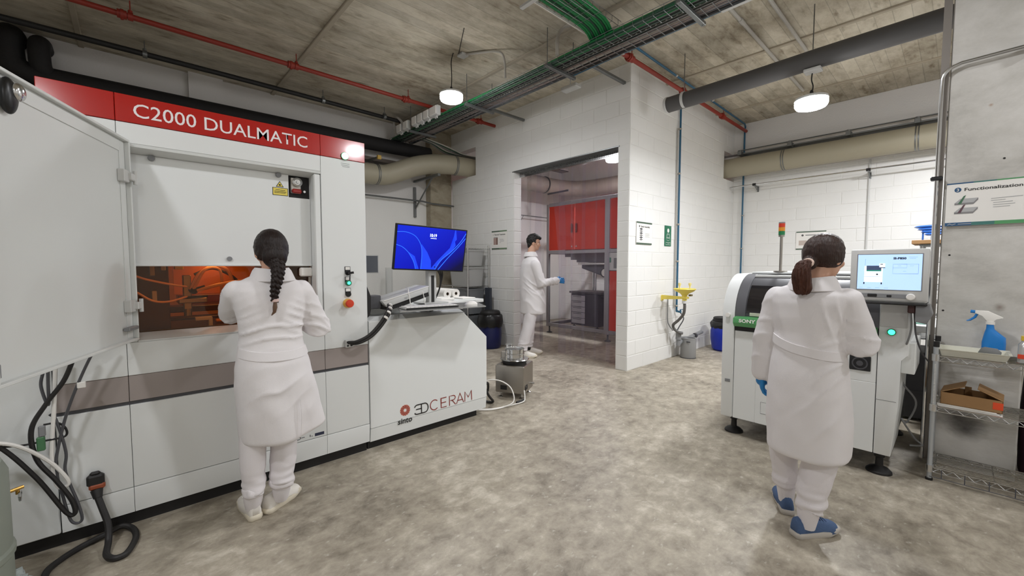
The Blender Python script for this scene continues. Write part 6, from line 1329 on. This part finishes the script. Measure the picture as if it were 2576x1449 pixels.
def foldL(p, n):
    back = max(0, min(1, (-n.y + .25))); arm = abs(p.x) > .2 and p.z > .9
    wob = .5 * noise.noise(Vector((p.x * 6, 1, p.z * 4)))
    d = .017 * gauss(p.z, 1.03, .065) * back * crease((p.z + 1.1 * (p.x - .02) ** 2 - .06 * p.x) * 50 + wob * 1.6) * (.75 + .5 * noise.noise(Vector((p.x * 3, 3, p.z * 6))))
    d += .016 * back * gauss(p.x, .13, .07) * gauss(p.z, 1.1, .08) * crease((p.z + .45 * p.x) * 70 + wob * 2)
    d += .006 * back * gauss(p.x, -.13, .05) * gauss(p.z, 1.12, .1) * crease((p.z - .5 * p.x) * 66 + wob)
    d += .006 * gauss(p.z, .66, .26) * noise.noise(Vector((p.x * 7 + p.z * 6, p.y * 5, p.z * 4 - p.x * 6)))
    d += .011 * gauss(p.z, .72, .1) * back * crease((p.z - .5 * p.x) * 26 + wob * 3) * gauss(p.x, 0, .12)
    d += .010 * gauss(p.z, .44, .16) * back * math.sin(p.x * 24 + 1.2)
    d += .003 * noise.noise(p * 13)
    if arm: d += .010 * crease((p.z * .8 + p.x * .5 + p.y * .4) * 52 + wob * 3) * (.5 + noise.noise(p * 8))
    return d
ct_ = coat(wl_, RG, [(RA, [.063, .074, .054]), (LA, [.062, .062, .05])], foldL)
for v in ct_.data.vertices:      # the open right side of the hem hangs a little higher
    if v.co.z < .6: v.co.z += max(0, v.co.x - .08) * .22 * (.6 - v.co.z) / .16
obj('vent_seam', B().sweep([(.10, -.158, .455), (.105, -.168, .56), (.10, -.166, .66)], .0025, 5), M_coat, ct_, local=True)
belt(ct_, RG, .925, -.008, 192, 348, .0045, .046, .02)
collar(ct_, (.018, -.008), .064, .056, 1.325, .05, .03)
trousers(wl_, [((.075, -.01, .66), (.055, 0, .42), (.032, -.01, .15), .085, .072, .058), ((-.07, -.01, .66), (-.10, .0, .42), (-.108, -.015, .15), .085, .066, .054)], seed=2)
for x, y in ((.03, .0), (-.108, .0)): obj('sock', B().sweep([(x, y + .012, .055), (x, y - .004, .11), (x, y - .008, .17)], [.036, .046, .05], 16), M_trouser, wl_, local=True)
shoe('shoe', Matrix.Translation((-.108, .03, 0)) @ Matrix.Rotation(.10, 4, 'Z'), wl_, M_shoew, M_solew, .235)
shoe('shoe', Matrix.Translation((.0, .035, 0)) @ Matrix.Rotation(-.95, 4, 'Z'), wl_, M_shoew, M_solew, .235)
hb = haircap(HM, (.086, .104, .112), strand=.003); hb.ball((.016, -.085, 1.435), (.062, .038, .062), 18, 12)
hr = obj('hair', solid(hb, .006, 1), M_hair, wl_, local=True, smooth=1.5)
bd = B(); n = 9
for k in range(n):
    t_ = k / (n - 1); z = 1.412 - .20 * t_; x = .018 - .022 * t_ + .004 * math.sin(t_ * 6); y = -.118 - .028 * math.sin(min(1, t_ * 1.3) * PI * .6); r_ = .037 - .019 * t_
    for s_ in (-1, 1): bd.ball((x + s_ * r_ * .42, y, z - (.009 if s_ > 0 else 0)), (r_ * .78, r_ * .62, r_ * .5), 12, 8, Matrix.Rotation(s_ * .7, 4, 'Y'))
me = solid(bd, .0036, 1, .4); push(me, lambda p, n: .0016 * math.sin(p.x * 420 + p.z * 260)); obj('braid', me, M_hair, hr, local=True, smooth=1.2)
obj('hair_tie', B().lathe([(.012, -.008), (.017, -.006), (.018, .006), (.012, .008)], (-.002, -.142, 1.205), seg=14), mat('pinkish_hair_tie', (214, 186, 180), .7), hr, local=True)
tl = B().sweep([(-.002, -.142, 1.2), (-.004, -.144, 1.17), (-.008, -.145, 1.145), (-.022, -.146, 1.128)], [(.009, .008), (.015, .011), (.010, .008), (.002, .002)], 10); obj('braid_tail', tl, mat('brown_hair_tip', (92, 66, 46), .5), hr, local=True)

# ---- woman with the ponytail at the machine on the right: back to the camera (local +y = world +Y)
wr_ = thing('person', 'woman with brown ponytail in white lab coat and blue shoes before the green-barred machine', 'person', (-.55, 2.55, 0), 0)
HM = Matrix.Translation((.088, .03, 1.432)) @ Matrix.Rotation(-.42, 4, 'Z') @ Matrix.Rotation(-.10, 4, 'X') @ Matrix.Scale(.97, 4)
b = B(); headform(b, HM); limb(b, [(.045, -.01, 1.25), (.075, .012, 1.375)], [.056, .047]); b.loft([(.7, -.1, .2, -.1, .1), (.9, -.09, .17, -.09, .085), (1.05, -.09, .16, -.085, .085), (1.2, -.11, .18, -.085, .08), (1.27, -.06, .14, -.06, .06), (1.31, 0, .1, -.045, .045)], 28)
RA = [(.19, .0, 1.215), (.25, .0, 1.01), (.20, .22, 1.0)]; LA = [(-.105, .0, 1.22), (-.155, -.01, 1.0), (-.168, .0, .80)]
limb(b, RA, [.046, .038, .026]); limb(b, LA, [.046, .038, .026])
limb(b, [(.12, 0, .72), (.10, .0, .42), (.085, -.02, .10)], [.075, .05, .036]); limb(b, [(-.03, 0, .72), (-.06, .06, .42), (-.065, .13, .12)], [.075, .05, .036])
hand(b, (.197, .23, 1.0), (-.25, .95, .05), (-.2, 0, -1), 1, .6, .92); hand(b, (-.168, .004, .79), (0, .12, -1), (.9, .35, 0), -1, .5, .92)
obj('body', solid(b, .0055, 2), M_skin, wr_, local=True, smooth=1.6)
eyes(wr_, HM, M_hair2)
RG = [(.425, -.115, .222, -.165, .16), (.44, -.12, .232, -.175, .165), (.6, -.135, .234, -.17, .158), (.75, -.132, .226, -.162, .148), (.85, -.124, .213, -.152, .138), (.95, -.112, .196, -.137, .122), (1.05, -.108, .19, -.128, .112), (1.13, -.118, .198, -.126, .108), (1.20, -.13, .21, -.118, .1), (1.245, -.125, .205, -.105, .085), (1.275, -.085, .165, -.086, .07), (1.295, -.035, .125, -.07, .06), (1.31, -.005, .105, -.055, .05)]
def foldR(p, n):
    back = max(0, min(1, (-n.y + .2))); wob = noise.noise(Vector((p.x * 5, 2, p.z * 4)))
    d = .005 * noise.noise(Vector((p.x * 6 + p.z * 4, p.y * 5, p.z * 3))) + .0025 * noise.noise(p * 12)
    d += .010 * gauss(p.z, .92, .13) * gauss(p.x, .17, .07) * crease((p.z - .8 * p.x) * 46 + wob * 2) * back
    d += .012 * gauss(p.z, 1.14, .08) * gauss(p.x, .15, .05) * crease((p.x + .25 * p.z) * 60 + wob) * back
    d += .008 * gauss(p.z, .64, .11) * crease((p.z - 1.5 * p.x) * 15 + wob + .4) * back * gauss(p.x, .14, .1)
    d += .006 * gauss(p.x, -.09, .05) * gauss(p.z, 1.12, .12) * crease((p.x + .2 * p.z) * 55 + wob) * back
    if p.x > .2 and p.z > .9: d += .010 * crease((p.z * .9 + p.x * .4) * 44 + wob * 3) * (.5 + noise.noise(p * 8))
    if p.x < -.115 and p.z > .8: d += .005 * crease(p.z * 26 + p.y * 18 + wob * 3)
    return d
ct_ = coat(wr_, RG, [(RA, [.064, .072, .055]), (LA, [.058, .056, .05])], foldR)
belt(ct_, RG, .985, -.034, 184, 350, .005, .044, .016)
collar(ct_, (.052, -.006), .066, .054, 1.285, .05, .03)
gv = B(); hand(gv, (-.168, .004, .79), (0, .12, -1), (.9, .35, 0), -1, .5, .92, .0026); gv.sweep([(-.168, .0, .83), (-.168, .004, .785)], [.03, .031], 14)
obj('glove', solid(gv, .0045, 1), M_glove, wr_, local=True, smooth=1.5)
gv = B(); hand(gv, (.197, .23, 1.0), (-.25, .95, .05), (-.2, 0, -1), 1, .6, .92, .0026); gv.sweep([(.2, .2, 1.0), (.197, .235, 1.0)], [.03, .031], 14)
obj('glove', solid(gv, .0045, 1), M_glove, wr_, local=True, smooth=1.5)
trousers(wr_, [((.12, -.02, .62), (.11, -.01, .40), (.08, -.05, .14), .085, .076, .066), ((-.03, .0, .62), (-.07, .06, .40), (-.06, .11, .17), .085, .07, .058)], seed=5, cuff=False)
for p0, p1 in (((.075, -.055, .05), (.08, -.05, .16)), ((-.06, .13, .06), (-.06, .11, .2))): obj('sock', B().sweep([p0, p1], [.036, .054], 16), M_trouser, wr_, local=True)
shoe('shoe', Matrix.Translation((.065, -.05, 0)) @ Matrix.Rotation(-.55, 4, 'Z'), wr_, M_shoeb, M_soleg, .25)
shoe('shoe', Matrix.Translation((-.065, .14, .0)) @ Matrix.Rotation(.45, 4, 'Z'), wr_, M_shoeb, M_soleg, .25)
hb = haircap(HM, (.09, .106, .112), strand=.0035, seed=3); hb.ball((.045, -.065, 1.40), (.035, .03, .035), 14, 10)
hr = obj('hair', solid(hb, .006, 1), M_hair2, wr_, local=True, smooth=1.5)
pt = B().sweep(cr([(.045, -.085, 1.405), (.032, -.125, 1.385), (.028, -.135, 1.34), (.032, -.13, 1.29), (.036, -.125, 1.25)], 5), [((.018 + .022 * math.sin(min(1, i / 14) * PI * .62)) * (1 if i < 18 else 1 - .12 * (i - 17)), .016 + .014 * math.sin(min(1, i / 14) * PI * .62)) for i in range(21)], 26)
me = solid(pt, .005, 1); push(me, lambda p, n: .0035 * math.sin(math.atan2(p.y + .13, p.x - .03) * 15 + p.z * 20) + .003 * noise.noise(Vector((p.x * 40, p.y * 40, p.z * 8)))); obj('ponytail', me, mat('auburn_hair', (74, 42, 30), .4, spec=.35, var=.5, vs=22, bump=.6, bs=60, stretch=(4, 4, .5)), hr, local=True, smooth=1.2)
obj('hair_tie', B().sweep([(.045 + .021 * math.cos(a), -.098 + .006 * math.sin(a), 1.402 + .018 * math.sin(a)) for a in [i * PI / 8 for i in range(17)]], .006, 8), mat('cream_hair_tie', (226, 200, 186), .7), hr, local=True)
gl_ = obj('glasses_arm', B().sweep([HM @ Vector((.078, .03, .0)), HM @ Vector((.082, -.03, .002))], .0022, 6).sweep([HM @ Vector((-.078, .03, .0)), HM @ Vector((-.082, -.03, .002))], .0022, 6), M_dkgrey, wr_, local=True)

# ---- man in the doorway, seen from behind his right side
mn = thing('person', 'dark-haired man in white lab coat stepping up to the strip curtain', 'person', (-4.43, 4.50, 0), math.radians(-24))
HM = Matrix.Translation((.0, .035, 1.735)) @ Matrix.Rotation(-.38, 4, 'Z') @ Matrix.Rotation(-.08, 4, 'X') @ Matrix.Scale(1.03, 4)
b = B(); headform(b, HM); limb(b, [(.0, -.035, 1.48), (.0, .01, 1.66)], [.066, .056]); b.loft([(.85, -.16, .16, -.11, .12), (1.05, -.145, .145, -.1, .1), (1.2, -.16, .16, -.11, .1), (1.4, -.18, .18, -.11, .09), (1.5, -.12, .12, -.08, .06), (1.56, -.06, .06, -.065, .04)], 28)
RA = [(.195, -.02, 1.40), (.225, .06, 1.12), (.17, .33, 1.155)]; LA = [(-.195, -.01, 1.40), (-.22, .06, 1.12), (-.14, .26, 1.13)]
limb(b, RA, [.055, .045, .03]); limb(b, LA, [.055, .045, .03])
limb(b, [(.09, -.02, .9), (.09, -.07, .5), (.095, -.2, .1)], [.085, .06, .042]); limb(b, [(-.09, -.02, .9), (-.09, .0, .5), (-.09, -.025, .1)], [.085, .06, .042])
hand(b, (.168, .345, 1.156), (-.12, 1, .03), (-.9, 0, -.3), 1, .25, 1.02); hand(b, (-.136, .27, 1.13), (.2, 1, 0), (.6, 0, -.8), -1, .5, 1.02)
obj('body', solid(b, .0055, 2), M_skin, mn, local=True, smooth=1.6)
eyes(mn, HM, M_hair3)
RG = [(.655, -.205, .205, -.165, .205), (.67, -.21, .21, -.17, .21), (.85, -.205, .205, -.175, .205), (1.0, -.195, .195, -.18, .18), (1.15, -.188, .188, -.178, .15), (1.3, -.20, .20, -.17, .125), (1.41, -.215, .215, -.15, .1), (1.47, -.185, .185, -.125, .08), (1.515, -.12, .12, -.10, .065), (1.545, -.075, .075, -.085, .055), (1.565, -.06, .06, -.072, .045)]
def foldM(p, n):
    wob = noise.noise(Vector((p.x * 4, p.y * 5, p.z * 4)))
    d = .006 * noise.noise(Vector((p.x * 6, p.y * 6 + p.z * 4, p.z * 3))) + .003 * noise.noise(p * 12)
    d += .014 * gauss(p.z, 1.08, .13) * crease((p.z + 1.0 * p.y) * 26 + wob * 2) * max(0, n.x)
    d += .014 * gauss(p.z, .86, .18) * crease((p.z + .7 * p.y) * 17 + wob * 2) * max(0, n.x)
    d += .008 * gauss(p.z, 1.25, .12) * crease((p.y + .2 * p.z) * 34 + wob) * max(0, n.x)
    d += .004 * gauss(p.z, .72, .1) * math.sin(p.y * 24)
    if p.y > .08 and p.z > 1.0: d += .008 * crease(p.y * 40 + p.z * 18 + wob * 2)
    return d
ct_ = coat(mn, RG, [(RA, [.078, .08, .056]), (LA, [.076, .074, .058])], foldM, .0105)
obj('sleeve_cuff', B().cyl((.176, .305, 1.152), (.168, .338, 1.156), .048, 18, .046), M_coat, ct_, local=True)
collar(ct_, (.0, -.02), .070, .066, 1.545, .05, .024)
gv = B(); hand(gv, (.168, .345, 1.156), (-.12, 1, .03), (-.9, 0, -.3), 1, .25, 1.02, .0028); gv.sweep([(.172, .325, 1.155), (.168, .35, 1.156)], [.034, .034], 14)
obj('glove', solid(gv, .0045, 1), M_glove, mn, local=True, smooth=1.5)
gv = B(); hand(gv, (-.136, .27, 1.13), (.2, 1, 0), (.6, 0, -.8), -1, .5, 1.02, .0028); gv.sweep([(-.14, .25, 1.13), (-.136, .275, 1.13)], [.034, .034], 14)
obj('glove', solid(gv, .0045, 1), M_glove, mn, local=True, smooth=1.5)
trousers(mn, [((.085, -.02, .80), (.092, -.09, .46), (.095, -.205, .12), .105, .09, .078), ((-.085, -.01, .80), (-.09, .0, .46), (-.09, -.03, .12), .105, .09, .076)], seed=9, cuff=False)
for x, y in ((.095, -.2), (-.09, -.025)): obj('sock', B().cyl((x, y, .07), (x, y, .14), .045, 16), M_black, mn, local=True)
shoe('shoe', Matrix.Translation((.098, -.195, 0)) @ Matrix.Rotation(-.32, 4, 'Z') @ Matrix.Scale(1.12, 4), mn, M_shoew, M_solew, .26)
shoe('shoe', Matrix.Translation((-.09, -.015, 0)) @ Matrix.Rotation(-.12, 4, 'Z') @ Matrix.Scale(1.12, 4), mn, M_shoew, M_solew, .26)
hb = B(); q = bmesh.ops.create_icosphere(hb.bm, subdivisions=5, radius=1)
for v in q['verts']:
    d = v.co.copy(); p = Vector((d.x * .086, d.y * .105 - .008, d.z * .10 + .036))
    hide = max(0, min(1, (d.y - .25) * 4)) * max(0, min(1, (.42 - d.z) * 4)); side = max(0, min(1, (-.30 - d.z) * 4)) * max(0, min(1, (d.y + .35) * 3))
    bump_ = .011 * max(0, 1 - hide) * (abs(noise.noise(d * 5.5)) + .5 * noise.noise(d * 11))
    v.co = HM @ (p * (1 - .3 * max(hide, side) - .25 * max(0, min(1, (-.62 - d.z) * 4))) + d * bump_)
hb.ball((0, 0, 0), 1, 16, 10, HM @ Matrix.Translation((0, -.062, -.03)) @ Matrix.Diagonal((.062, .036, .06, 1)))
hb.ball((0, 0, 0), 1, 16, 10, HM @ Matrix.Translation((.0, .075, .075)) @ Matrix.Diagonal((.055, .032, .03, 1)))
me = solid(hb, .006, 1); push(me, lambda p, n: .005 * noise.noise(p * 55)); obj('hair', me, M_hair3, mn, local=True, smooth=1.5)
